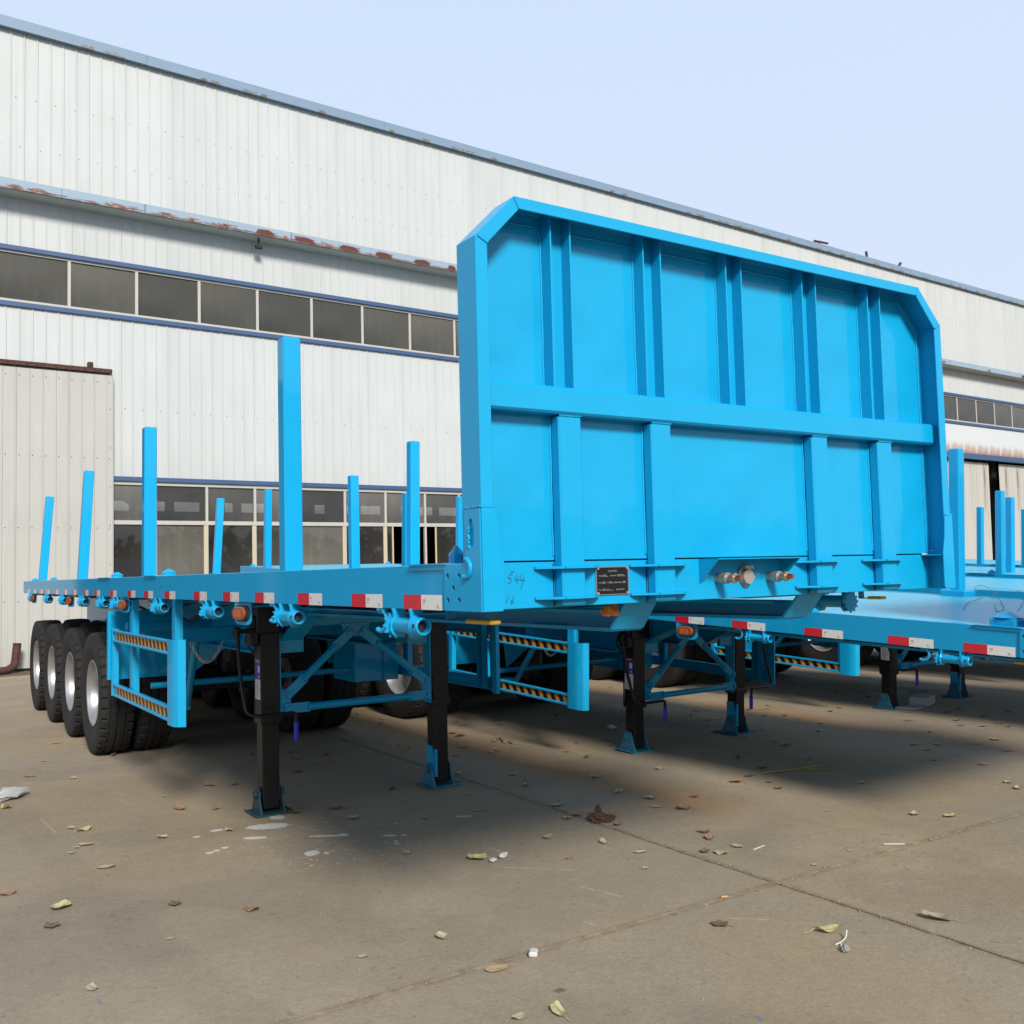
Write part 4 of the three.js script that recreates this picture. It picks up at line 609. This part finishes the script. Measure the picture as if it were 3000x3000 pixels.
  part('air_hose', T, cached('hose', () => [tube([[0.5, 1.42, -4.2], [0.45, 1.3, -4.9], [0.6, 1.22, -5.8], [0.7, 1.3, -7]], 0.016, 40, 6, 0.2), tube([[0.55, 1.42, -5.2], [0.5, 1.3, -6.2], [0.62, 1.28, -7.4], [0.66, 1.35, -8.4]], 0.014, 40, 6, 0.2), tube([[0.9, 1.4, -3.9], [0.52, 1.25, -3.95], [0.5, 1.15, -3.98], [0.56, 1.05, -3.95]], 0.008, 30, 6, 0.05)]), M.dark);
  part('air_tank', T, cached('tank', () => [cyl([0.95, 0.98, -5.9], [1.6, 0.98, -5.9], 0.13, 0.13, 20)]), M.dark); part('air_tank', T, cached('tank2', () => [cyl([1.1, 0.8, -6.5], [1.5, 0.8, -6.5], 0.09, 0.09, 16)]), M.dark);
  const chain = part('chain', T, GC.chain ??= (() => { const g = []; const c = (a, b, sag, n) => { for (let i = 0; i < n; i++) { const t = (i + 0.5) / n, p = V3(a).lerp(V3(b), t); p.y -= sag * 4 * t * (1 - t); const t2 = t + 0.01, q = V3(a).lerp(V3(b), t2); q.y -= sag * 4 * t2 * (1 - t2); const ln = new THREE.TorusGeometry(0.011, 0.0032, 5, 10).scale(1.7, 1, 1).rotateX(i % 2 ? Math.PI / 2 : 0.2); ln.applyQuaternion(new THREE.Quaternion().setFromUnitVectors(new THREE.Vector3(1, 0, 0), q.sub(p).normalize())); ln.translate(p.x, p.y, p.z); g.push(ln); } }; c([0.38, 1.1, -4.89], [0.62, 1.1, -4.89], 0.15, 20); return boxUV(join(g)); })(), M.chain);
  const G0 = o.pos[1], sp = Math.sin(o.pitch), cp = Math.cos(o.pitch);
  const axleZ = [-7.08, -8.36, -9.64, -10.92];
  axleZ.forEach((z, i) => {
    const y = 0.556 - (G0 - z * sp) / cp;
    const ax = grp('axle', T); part('axle_tube', ax, [cb(0.75, 1.75, y - 0.065, y + 0.065, z - 0.065, z + 0.065, 0.01), cyl([0.3, y, z], [2.2, y, z], 0.055), cb(0.72, 0.82, y + 0.05, 1.08, z - 0.1, z + 0.1, 0.01), cb(1.68, 1.78, y + 0.05, 1.08, z - 0.1, z + 0.1, 0.01)], M.dark);
    part('leaf_spring', ax, [tube([[0.77, 0.98 + y - 0.556, z + 0.5], [0.77, 0.78 + y - 0.556, z], [0.77, 0.98 + y - 0.556, z - 0.5]], 0.035, 16, 6, 0.4), tube([[1.73, 0.98 + y - 0.556, z + 0.5], [1.73, 0.78 + y - 0.556, z], [1.73, 0.98 + y - 0.556, z - 0.5]], 0.035, 16, 6, 0.4)], M.dark);
    const r = rng(40 + i);
    wheel(T, 0.186, y, z, -1, o.fine, true, r() * 6); wheel(T, 0.528, y, z, -1, o.fine && i < 2, false, r() * 6); wheel(T, W - 0.186, y, z, 1, o.fine && i === 0, true, r() * 6); wheel(T, W - 0.528, y, z, 1, false, false, r() * 6);
  });
  return T;
}
const stakeL = [[0.075, -1.905, 1.137, 0.0], [0.075, -4.88, 1.11, 0.005], [0.075, -7.73, 1.075, 0.055], [0.075, -10.55, 1.04, 0.075]];
makeTrailer({ label: 'nearest blue flatbed semi trailer with tall chamfered headboard facing the camera', pos: [0, 0, 0], yaw: 0, pitch: 0, drop: 0, fine: true, marks: true,
  stakes: [...stakeL, [2.42, -1.9, 1.1], [2.26, -4.88, 1.12, 0.02], [2.42, -6.48, 0.98, 0.0], [2.2, -10.55, 1.06, 0.06]] });
const place = (x0, y0, z0, yaw, pitch) => { // world position of the front left lower rail corner -> group position
  const e = new THREE.Euler(pitch, yaw, 0, 'YXZ'), v = new THREE.Vector3(0, YB, 0).applyEuler(e); return { pos: [x0 - v.x, y0 - v.y, z0 - v.z], yaw, pitch };
};
makeTrailer({ label: 'second blue flatbed trailer, nose down, its pale deck seen past the headboard of the nearest', ...place(3.4908, 1.0428, -0.0285, 0.0502, 0.048), drop: 0.224, legZ: 0, rightCrank: true, fine: true, bigCap: true, winches: [-0.52, -1.9, -3.5, -4.9, -6.3, -7.7, -9.2, -10.7], lamp: -2.67,
  stakes: [[0.055, -1.62, 1.04], [0.055, -4.47, 1.04], [0.055, -6.86, 0.93], [0.055, -10.83, 1.11], [2.4, -1.94, 1.2, -0.01], [2.44, -4.5, 1.0], [2.44, -7.27, 1], [2.44, -9.51, 1.03]], pockets: [[2.4, -1.94]] });
makeTrailer({ label: 'third blue flatbed trailer, pale deck just beyond the tall stake right of the headboard', ...place(7.0337, 1.0218, -0.1597, 0.0155, 0.0497), drop: 0.23, fine: false,
  stakes: [[0.055, -1.62, 1.04], [2.44, -1.62, 1.04]] });
makeTrailer({ label: 'fourth blue flatbed trailer in the row with two stakes standing near the right edge', ...place(10.38, 1.0218, -0.1, 0.0155, 0.0497), drop: 0.23, fine: false,
  stakes: [[0.055, -4.3, 1.06], [0.74, -4.55, 1.0], [0.055, -1.62, 1.04], [2.44, -1.62, 1.04]] });
makeTrailer({ label: 'fifth and farthest blue flatbed trailer, only its deck edge and thin stakes showing', ...place(13.85, 1.0218, -0.1, 0.0155, 0.0497), drop: 0.23, fine: false,
  stakes: [[0.055, -6.65, 0.95], [0.055, -5.9, 0.9], [2.44, -6.0, 1.0]] });

// ------------------------------------------------------------------ far row of trees across the yard, behind the camera: it shows in the gloss of the headboard
{
  const r = rng(61), g = new THREE.IcosahedronGeometry(1, 1), leaf = new THREE.PlaneGeometry(1, 0.7), N = 5200, im = new THREE.InstancedMesh(leaf, std({ color: lin(0.04, 0.055, 0.028), roughness: 0.9, side: THREE.DoubleSide }), N), m = new THREE.Matrix4(), q = new THREE.Quaternion(), e = new THREE.Euler();
  const crowns = Array.from({ length: 30 }, (_, i) => [-62 + i * 4.6 + r() * 2, 3.2 + r() * 1.6, 62 + r() * 6, 2.6 + r() * 1.4]);
  for (let i = 0; i < N; i++) { const c = crowns[i % 30], a = r() * 6.28, b = Math.acos(2 * r() - 1), d = c[3] * Math.cbrt(r()); e.set(r() * 6, r() * 6, r() * 6); q.setFromEuler(e); const s = 0.6 + 0.7 * r(); m.compose(new THREE.Vector3(c[0] + d * Math.sin(b) * Math.cos(a), Math.max(0.2, c[1] + 0.9 * d * Math.cos(b)), c[2] + d * Math.sin(b) * Math.sin(a)), q, new THREE.Vector3(s, s, s)); im.setMatrixAt(i, m); }
  im.name = 'tree_row'; im.castShadow = im.receiveShadow = true; scene.add(im); tag(im, 'far row of dark green trees across the yard behind the camera', 'trees', null, 'stuff');
  const w = part('yard_wall', scene, [bx(-70, 90, 0, 2.4, 58, 58.3)], std({ color: lin(0.2, 0.19, 0.17), roughness: 0.9 })); tag(w, 'long low grey yard wall in front of the far trees behind the camera', 'wall');
}

// ------------------------------------------------------------------ loose things on the ground
function solid(name, label, category, geos, mat, pos = [0, 0, 0], turn = 0, group) { const m = part(numbered(name), scene, geos, mat); m.position.set(...pos); m.rotation.y = turn; return tag(m, label, category, group); }
// dry leaves: a lobed or oval blade, cupped and crumpled, with a stalk
function leafGeo(seed, lobed, curl) {
  const r = rng(seed), n = 26, rings = 4, P = [], idx = [], out = [];
  const a = 0.9 + 0.3 * r(), b = 0.6 + 0.25 * r(), ph = r() * 6, fold = (r() - 0.3) * curl, tw = (r() - 0.5) * curl;
  for (let i = 0; i < n; i++) { const t = i / n * 6.2832; let q = 1 - 0.18 * Math.cos(t) * Math.cos(t) * 0; if (lobed) q *= 0.74 + 0.3 * Math.abs(Math.cos(t * 2.5 + 0.2)); else q *= 0.86 + 0.14 * Math.pow(Math.abs(Math.cos(t / 2)), 3) * 1.6; q *= 0.95 + 0.1 * r(); out.push([a * q * Math.cos(t), b * q * Math.sin(t)]); }
  const h = (x, y) => 0.12 + curl * (0.55 * y * y * (fold > 0 ? 1 : 0.5) + 0.3 * x * x) + 0.14 * curl * Math.sin(3.2 * x + ph) * Math.cos(4 * y + ph) + tw * 0.4 * x * y;
  P.push(0, h(0, 0), 0);
  for (let k = 1; k <= rings; k++) for (const [x, y] of out) { const s = k / rings; P.push(x * s, h(x * s, y * s), y * s); }
  for (let i = 0; i < n; i++) { const j = (i + 1) % n; idx.push(0, 1 + j, 1 + i); for (let k = 0; k < rings - 1; k++) { const p = 1 + k * n; idx.push(p + i, p + j, p + n + j, p + i, p + n + j, p + n + i); } }
  const g = new THREE.BufferGeometry(); g.setAttribute('position', new THREE.Float32BufferAttribute(P, 3)); g.setIndex(idx); g.computeVertexNormals();
  const st = tube([[-a * 0.8, h(-a * 0.8, 0), 0], [-a * 1.2, 0.12, 0.05], [-a * 1.6, 0.06, 0.12]], 0.035, 6, 4); const v = tube([[-a * 0.8, h(-a * 0.8, 0) + 0.02, 0], [0, h(0, 0) + 0.02, 0], [a * 0.75, h(a * 0.75, 0) + 0.02, 0]], 0.025, 10, 4);
  const q = join([boxUV(g.toNonIndexed()), st, v]); q.computeBoundingBox(); q.translate(0, -q.boundingBox.min.y, 0); return boxUV(q);
}
const LG = { flat: [1, 2, 3].map((s) => leafGeo(s, false, 0.35)), curled: [4, 5, 6].map((s) => leafGeo(s, false, 0.95)), lobed: [7, 8, 9].map((s) => leafGeo(s, true, 0.7)) };
const leafVar = dataTex(64, 64, (i, j) => { const v = 0.75 + 0.4 * (tn(i, j, 64, 5) - 0.3) ; return [v, v * 0.98, v * 0.92]; });
const leafMat = (r, g, b) => phy({ color: lin(r, g, b), roughness: 0.8, map: leafVar, transmission: 0.12, thickness: 0, side: THREE.DoubleSide });
const LM = { 'pale yellow': leafMat(0.48, 0.43, 0.22), tan: leafMat(0.46, 0.34, 0.2), 'pale grey': leafMat(0.42, 0.36, 0.26), brown: leafMat(0.3, 0.18, 0.1), 'dark brown': leafMat(0.17, 0.1, 0.06), reddish: leafMat(0.34, 0.17, 0.1) };
const LEAVES = []; // [x, z, colour, shape, half length in metres]
const add = (c, s, size, list) => { for (const [x, z] of list) LEAVES.push([x, z, c, s, size]); };
add('tan', 'flat', 0.034, [[-0.13, -7.96], [-0.35, -6.99], [-0.27, -5.99], [-0.54, -4.27], [-0.53, -3.22], [-0.53, -3.78], [0.93, -2.44], [0.49, -0.76], [1.75, -2.2], [1.39, -3.07], [2.72, -2.36]]);
add('pale yellow', 'curled', 0.042, [[-0.83, -2.65], [0.46, -0.3], [1.19, -2.08], [2.3, -1.34], [1.84, -0.25], [2.81, -2.85], [-0.49, -4.16], [-0.83, -5.18]]);
add('brown', 'curled', 0.036, [[0.54, -4.99], [0.16, -4.35], [0.36, -4.2], [0.75, -3.74], [1.25, -5.04], [1.73, -5.59], [1.43, -5.54], [1.53, -5.91], [2.25, -2.17], [2.36, -2.38], [2.19, -2.51], [3.12, -5.63], [3.14, -5.81]]);
add('pale grey', 'lobed', 0.036, [[1.0, -3.36], [2.24, -2.8], [1.97, -1.63], [2.98, -3.35], [2.85, -2.56], [2.85, -5.1], [5.14, -3.5], [5.84, -3.59], [5.9, -2.62], [5.56, -1.79]]);
add('reddish', 'curled', 0.032, [[1.02, -3.67], [-0.09, -2.04], [2.46, -1.59], [2.53, -1.71], [2.84, -2.2], [2.82, -2.22], [-0.55, -6.31], [-1.03, -3.04]]);
add('dark brown', 'curled', 0.03, [[0.7, -4.88], [1.22, -6.02], [1.58, -3.96], [1.99, -3.89], [0.2, -6.86], [5.05, -3.3], [4.32, -3.16], [4.17, -2.76], [3.89, -2.63], [3.4, -4.0], [5.11, -4.2]]);
add('pale grey', 'curled', 0.026, [[-0.12, -3.65], [1.93, -1.9], [2.09, -2.48], [2.44, -5.6], [2.41, -3.43], [-0.88, -1.54], [0.32, -0.36], [0.47, -1.18]]);
add('tan', 'lobed', 0.034, [[2.47, -1.38], [2.55, -3.82], [3.84, -1.2], [3.96, -1.04], [4.32, -1.95], [4.27, -3.48], [5.12, -3.83], [6.22, -3.88], [6.56, -2.91], [6.6, -2.31], [5.11, -1.33], [4.98, -1.19], [6.05, -2.5]]);
add('tan', 'curled', 0.028, [[3.0, -4.77], [2.91, -4.73], [3.54, -3.26], [5.57, -4.76], [5.7, -4.74], [5.64, -5.12], [5.5, -3.98], [6.3, -2.3], [5.76, -2.41], [2.97, -7.71], [2.82, -7.6], [0.26, -3.57]]);
add('dark brown', 'lobed', 0.032, [[-0.37, -2.35], [1.53, -0.58], [-0.91, -2.39], [2.26, -1.42], [2.88, -6.91], [3.07, -5.9]]);
add('brown', 'lobed', 0.032, [[8.48, -6.19], [8.43, -5.95], [8.28, -5.35], [7.2, -4.43], [7.54, -4.93], [6.91, -4.32], [8.61, -5.33], [8.51, -5.16], [8.65, -5.03], [8.88, -4.72], [9.0, -4.61], [8.16, -4.79]]);
add('brown', 'curled', 0.03, [[7.45, -3.76], [7.72, -3.5], [6.97, -3.42], [8.02, -3.56], [8.45, -3.52], [7.73, -3.1], [7.45, -2.77], [7.1, -2.94], [7.3, -3.12], [7.18, -2.77], [7.32, -2.61], [8.2, -3.12]]);
add('brown', 'lobed', 0.026, [[3.6, -5.0], [3.75, -4.6], [4.0, -5.4], [4.4, -5.1], [4.7, -4.9], [3.9, -4.3], [4.9, -5.6], [3.5, -6.2], [3.8, -6.0], [4.6, -6.1]]);
add('dark brown', 'flat', 0.026, [[6.2, -4.6], [6.4, -5.0], [6.7, -5.4], [7.0, -5.7], [5.9, -5.3], [7.3, -5.9]]);
add('pale grey', 'flat', 0.018, [[-0.59, -3.76], [-0.64, -3.65], [0.17, -4.83], [2.9, -0.95], [2.54, -0.9], [-0.5, -1.9], [0.1, -1.2], [3.5, -1.6]]);
{ const r = rng(404), cs = ['tan', 'brown', 'pale grey', 'tan', 'brown', 'reddish'], ss = ['curled', 'flat', 'lobed'];
  for (let i = 0; i < 70; i++) { const x = 0.9 + r() * 6, z = -1.2 - Math.pow(r(), 0.8) * 6.5; if (LEAVES.some((l) => Math.hypot(l[0] - x, l[1] - z) < 0.14)) continue; LEAVES.push([x, z, cs[Math.floor(r() * 6)], ss[Math.floor(r() * 3)], 0.018 + 0.014 * r()]); } }
{
  const zone = (x, z) => x < -0.35 ? (z < -5.5 ? 'on the concrete left of the rear wheels' : z < -3.4 ? 'on bare concrete at the left edge' : 'in the lower left')
    : x < 0.45 ? (z < -4.6 ? 'between the side guard and the rear wheels' : z < -3.2 ? 'just left of the near left landing foot' : z < -1.6 ? 'below the near left landing foot' : 'in the bottom foreground near the cross joint')
    : x < 2.1 ? (z < -4.6 ? 'in shade behind the near landing legs' : z < -2.6 ? 'in shade between the near landing feet' : z < -1.1 ? 'at the nearest shadow front edge' : 'in the foreground beside the cross joint')
    : x < 2.7 ? (z < -3 ? 'right of the near right landing foot' : z < -1.9 ? 'around the brown rag' : 'on lit concrete beside the long joint')
    : x < 3.45 ? (z < -4 ? 'on the sunlit strip between trailers' : 'beside the second shadow')
    : x < 6.6 ? (z < -4 ? 'behind the legs of the second trailer' : z < -2 ? 'in shade before the second trailer legs' : 'on lit concrete at the right') : (z < -4 ? 'behind the third trailer leg' : 'in shade before the third trailer leg');
  const bins = {};
  for (const l of LEAVES) { l.zone = zone(l[0], l[1]); l.kind = `${l[4] > 0.035 ? 'large' : l[4] > 0.027 ? 'small' : 'tiny'} ${l[2]} ${l[3]}`; (bins[l.kind + l.zone] ??= []).push(l); }
  const ord = ['first', 'second', 'third', 'fourth', 'fifth', 'sixth', 'seventh', 'eighth', 'ninth', 'tenth', 'eleventh', 'twelfth', 'thirteenth', 'fourteenth'];
  const scr = (l) => { const v = new THREE.Vector3(l[0], 0, l[1]); camera.updateMatrixWorld(); return v.applyMatrix4(camera.matrixWorldInverse); };
  const proto = {}; const r = rng(99);
  for (const b of Object.values(bins)) {
    b.sort((p, q) => { const u = scr(p), v = scr(q); return u.x / -u.z - v.x / -v.z; });
    b.forEach((l, i) => { l.label = `${l.kind} leaf ${l.zone}` + (b.length > 1 ? `, ${ord[i]} from left` : ''); });
  }
  for (const l of LEAVES) {
    const [x, z, c, s, h] = l, key = c + s; let m;
    if (proto[key]) m = proto[key].clone(); else { m = proto[key] = new THREE.Mesh(LG[s][0], LM[c]); m.castShadow = m.receiveShadow = true; }
    m.geometry = LG[s][Math.floor(r() * 3)]; m.name = numbered('dry_leaf'); m.position.set(x, 0.001, z); const hh = l[4] * 1.2; m.scale.set(hh * (0.85 + 0.3 * r()), hh * (0.7 + 0.6 * r()), hh * (0.8 + 0.4 * r())); m.rotation.y = r() * 6.28; scene.add(m);
    tag(m, l.label, 'leaf', 'dry leaves scattered over the yard');
  }
}
function crumple(seed, rx, ry, rz, rough = 0.35, det = 3) {
  const g = new THREE.IcosahedronGeometry(1, det); const p = g.attributes.position; const o = seed * 13.7;
  for (let i = 0; i < p.count; i++) { const x = p.getX(i), y = p.getY(i), z = p.getZ(i), k = 1 + rough * (vn(x * 2 + o, z * 2 + y * 1.7 + o) - 0.5) * 2 + rough * 0.5 * (vn(x * 5 + o, z * 5 - y * 4) - 0.5) * 2; p.setXYZ(i, x * k * rx, Math.max(-0.95, y * k) * ry, z * k * rz); }
  g.computeVertexNormals(); g.computeBoundingBox(); g.translate(0, -g.boundingBox.min.y, 0); return boxUV(toCreasedNormals(g, 0.5));
}
M.plasticSheet = phy({ color: lin(0.55, 0.55, 0.54), roughness: 0.35, transmission: 0.35, thickness: 0 });
M.whiteScrap = std({ color: lin(0.5, 0.49, 0.46), roughness: 0.7 });
M.block = std({ color: lin(0.36, 0.36, 0.34), roughness: 0.9, map: rep(paintVar, 5, 5), bumpMap: rep(peel, 12, 12), bumpScale: 0.003 });
M.wood = std({ color: lin(0.24, 0.17, 0.11), roughness: 0.85, map: rep(paintVar, 6, 2) });
M.rag = std({ color: lin(0.1, 0.05, 0.03), roughness: 0.95, bumpMap: rep(peel, 20, 20), bumpScale: 0.004 });
M.cigFilter = std({ color: lin(0.55, 0.27, 0.1), roughness: 0.8 });
M.stone = std({ color: lin(0.2, 0.2, 0.2), roughness: 0.9 });
M.wire = std({ color: lin(0.1, 0.17, 0.19), roughness: 0.6 });
M.twig = std({ color: lin(0.3, 0.2, 0.05), roughness: 0.8 });
M.orangePaper = std({ color: lin(0.5, 0.17, 0.03), roughness: 0.8 });
solid('plastic_sheet', 'crumpled translucent plastic sheet lying on the concrete at the left edge', 'plastic sheet', [crumple(3, 0.13, 0.04, 0.07), crumple(5, 0.1, 0.05, 0.05).translate(-0.14, 0, -0.03)], M.plasticSheet, [-0.78, 0.001, -5.5], 0.6);
const cbk = solid('concrete_block', 'pale grey concrete block beside the third trailer landing foot', 'block', [cb(-0.15, 0.15, 0.006, 0.1, -0.1, 0.1, 0.008)], M.block, [8.02, 0, -3.98], 0.35);
solid('paving_tile', 'thin grey tile lying between the concrete block and landing foot', 'tile', [cb(-0.12, 0.12, 0.001, 0.018, -0.11, 0.11, 0.004)], M.block, [7.72, 0, -3.93], 0.2);
solid('paper_scrap', 'crumpled white paper scrap on the concrete in front of the shadow', 'paper', [crumple(8, 0.03, 0.008, 0.018), crumple(9, 0.038, 0.01, 0.016).translate(0.09, 0, 0.01)], M.whiteScrap, [1.24, 0.001, -2.0], 0.5);
solid('foam_chip', 'small bright white foam chip beside the foreground joint', 'foam chip', [cb(-0.028, 0.028, 0, 0.022, -0.018, 0.018, 0.006)], M.whiteScrap, [0.68, 0.001, -0.79], 0.9);
solid('paper_scrap', 'white scrap lying behind the second trailer left leg', 'paper', [crumple(18, 0.055, 0.02, 0.04)], M.whiteScrap, [4.48, 0.001, -5.0], 0.5);
solid('paper_cup', 'flattened white cup beside the second trailer left landing foot', 'cup', [crumple(28, 0.06, 0.035, 0.045)], M.whiteScrap, [4.36, 0.001, -4.45], 0.2);
solid('wood_strip', 'two split wood strips lying across the sunlit strip', 'wood', [cb(-0.13, 0.13, 0.002, 0.022, -0.015, 0.015, 0.004).rotateY(0.25), cb(-0.12, 0.12, 0.004, 0.03, -0.018, 0.018, 0.004).rotateY(-0.1).translate(0.06, 0, -0.06), cb(-0.06, 0.06, 0.002, 0.018, -0.02, 0.02, 0.004).rotateY(0.5).translate(-0.14, 0, 0.1)], M.wood, [3.3, 0, -5.15], 0.9);
solid('brown_rag', 'dark brown torn rag on the long joint in front of the trailers', 'rag', [crumple(12, 0.06, 0.02, 0.04, 0.6), crumple(14, 0.03, 0.04, 0.02, 0.6).translate(0.06, 0, -0.02), crumple(15, 0.1, 0.008, 0.06, 0.5).translate(0.02, 0, 0.04)], M.rag, [2.22, 0.001, -2.34], 0.4);
solid('dead_branch', 'thin yellow dead branch lying in the second trailer shadow', 'branch', [tube([[4.02, 0.008, -2.63], [4.15, 0.012, -2.58], [4.3, 0.01, -2.55], [4.47, 0.03, -2.47]], 0.007, 20, 6), tube([[4.38, 0.014, -2.51], [4.46, 0.02, -2.4], [4.52, 0.006, -2.36]], 0.004, 10, 5)], M.twig);
solid('white_strip', 'straight white plastic strip on the right cross joint', 'strip', [cyl([3.13, 0.006, -0.91], [3.22, 0.006, -0.84], 0.0035, 0.0035, 6)], M.whiteScrap);
solid('white_strip', 'short thin white strip near the yellow leaf by the long joint', 'strip', [cyl([2.49, 0.004, -1.28], [2.6, 0.004, -1.3], 0.0035, 0.0035, 6)], M.whiteScrap);
solid('cable_tie', 'broken white cable tie in the foreground beside the small stone', 'cable tie', [tube([[1.74, 0.004, -0.13], [1.78, 0.006, -0.13], [1.83, 0.01, -0.145], [1.855, 0.03, -0.16]], 0.0035, 14, 5), tube([[1.74, 0.004, -0.1], [1.77, 0.004, -0.125]], 0.003, 4, 5)], M.whiteScrap);
solid('small_stone', 'small grey stone in the foreground below the cable tie', 'stone', [crumple(31, 0.016, 0.015, 0.014, 0.3, 2)], M.stone, [1.72, 0.001, -0.06]);
solid('cigarette_end', 'orange cigarette end lying in the foreground joint', 'cigarette end', [cyl([1.785, 0.006, -0.825], [1.815, 0.006, -0.815], 0.005, 0.005, 8)], M.cigFilter);
solid('dry_seed_head', 'pale crescent shaped dry husk in the right foreground', 'husk', [LG.curled[1].clone().scale(0.06, 0.05, 0.045)], LM['pale grey'], [2.34, 0.001, -0.05], 2.1);
solid('bent_pipe', 'rusty bent pipe at the foot of the wall behind the rear wheels', 'pipe', [tube([[0.47, 0.52, -16.86], [0.43, 0.12, -16.84], [0.3, 0.06, -16.7], [-0.2, 0.06, -16.55], [-1.5, 0.06, -16.4]], 0.07, 40, 10, 0.18)], M.rustSteel);
solid('wire', 'thin dark wire lying in loops on the second trailer deck', 'wire', [new THREE.TubeGeometry(new THREE.CatmullRomCurve3([[4.44,1.25,-1.18],[5.0,1.26,-1.5],[5.42,1.27,-1.68],[5.85,1.29,-1.91],[5.85,1.34,-1.97],[5.85,1.37,-1.93],[5.85,1.36,-1.87],[5.85,1.29,-1.8],[5.13,1.25,-1.32],[4.52,1.24,-0.96],[4.42,1.24,-0.93],[5.08,1.25,-1.35],[5.72,1.27,-1.74],[5.85,1.31,-1.77],[5.85,1.29,-1.68],[5.85,1.32,-1.6],[5.85,1.31,-1.57],[5.17,1.25,-1.2],[4.6,1.23,-0.91]].map(([x, y, z], i) => new THREE.Vector3(x, y + 0.006 + 0.004 * Math.sin(i), z))), 160, 0.0022, 5)], M.wire);
solid('orange_paper', 'orange crumpled dry leaf stuck under the headboard by the left beam end', 'paper', [crumple(41, 0.03, 0.022, 0.016, 0.6)], M.orangePaper, [0.655, 1.405, -0.19]);

{ // crumbs of grit, thickest along the joints
  const r = rng(515), g = [], base = [0, 1, 2].map((k) => crumple(60 + k, 1, 0.7, 0.8, 0.4, 1)), put = (x, z, s) => g.push(base[Math.floor(r() * 3)].clone().rotateY(r() * 6).scale(s, s, s).translate(x, 0.0005, z));
  for (let i = 0; i < 150; i++) put(-1.2 + 6.5 * r(), -4.5 + 4.8 * r(), 0.0015 + 0.004 * r() * r());
  for (let i = 0; i < 200; i++) put(2.17 + (r() + r() - 1) * 0.05, -4.8 + 5.2 * r(), 0.0015 + 0.0045 * r() * r());
  for (let i = 0; i < 200; i++) put(-0.9 + 5 * r(), -0.82 + (r() + r() - 1) * 0.035, 0.0012 + 0.004 * r() * r());
  const m = part('grit', scene, g, std({ color: lin(0.3, 0.25, 0.19), roughness: 0.95 })); tag(m, 'crumbs of grit along the concrete joints', 'grit', null, 'stuff');
}

// ------------------------------------------------------------------ render
const renderer = new THREE.WebGLRenderer({ antialias: true });
renderer.toneMapping = THREE.LinearToneMapping; renderer.toneMappingExposure = EXPOSURE;
renderer.shadowMap.enabled = true; renderer.setSize(1024, 1024);
document.body.appendChild(renderer.domElement);
renderer.render(scene, camera);
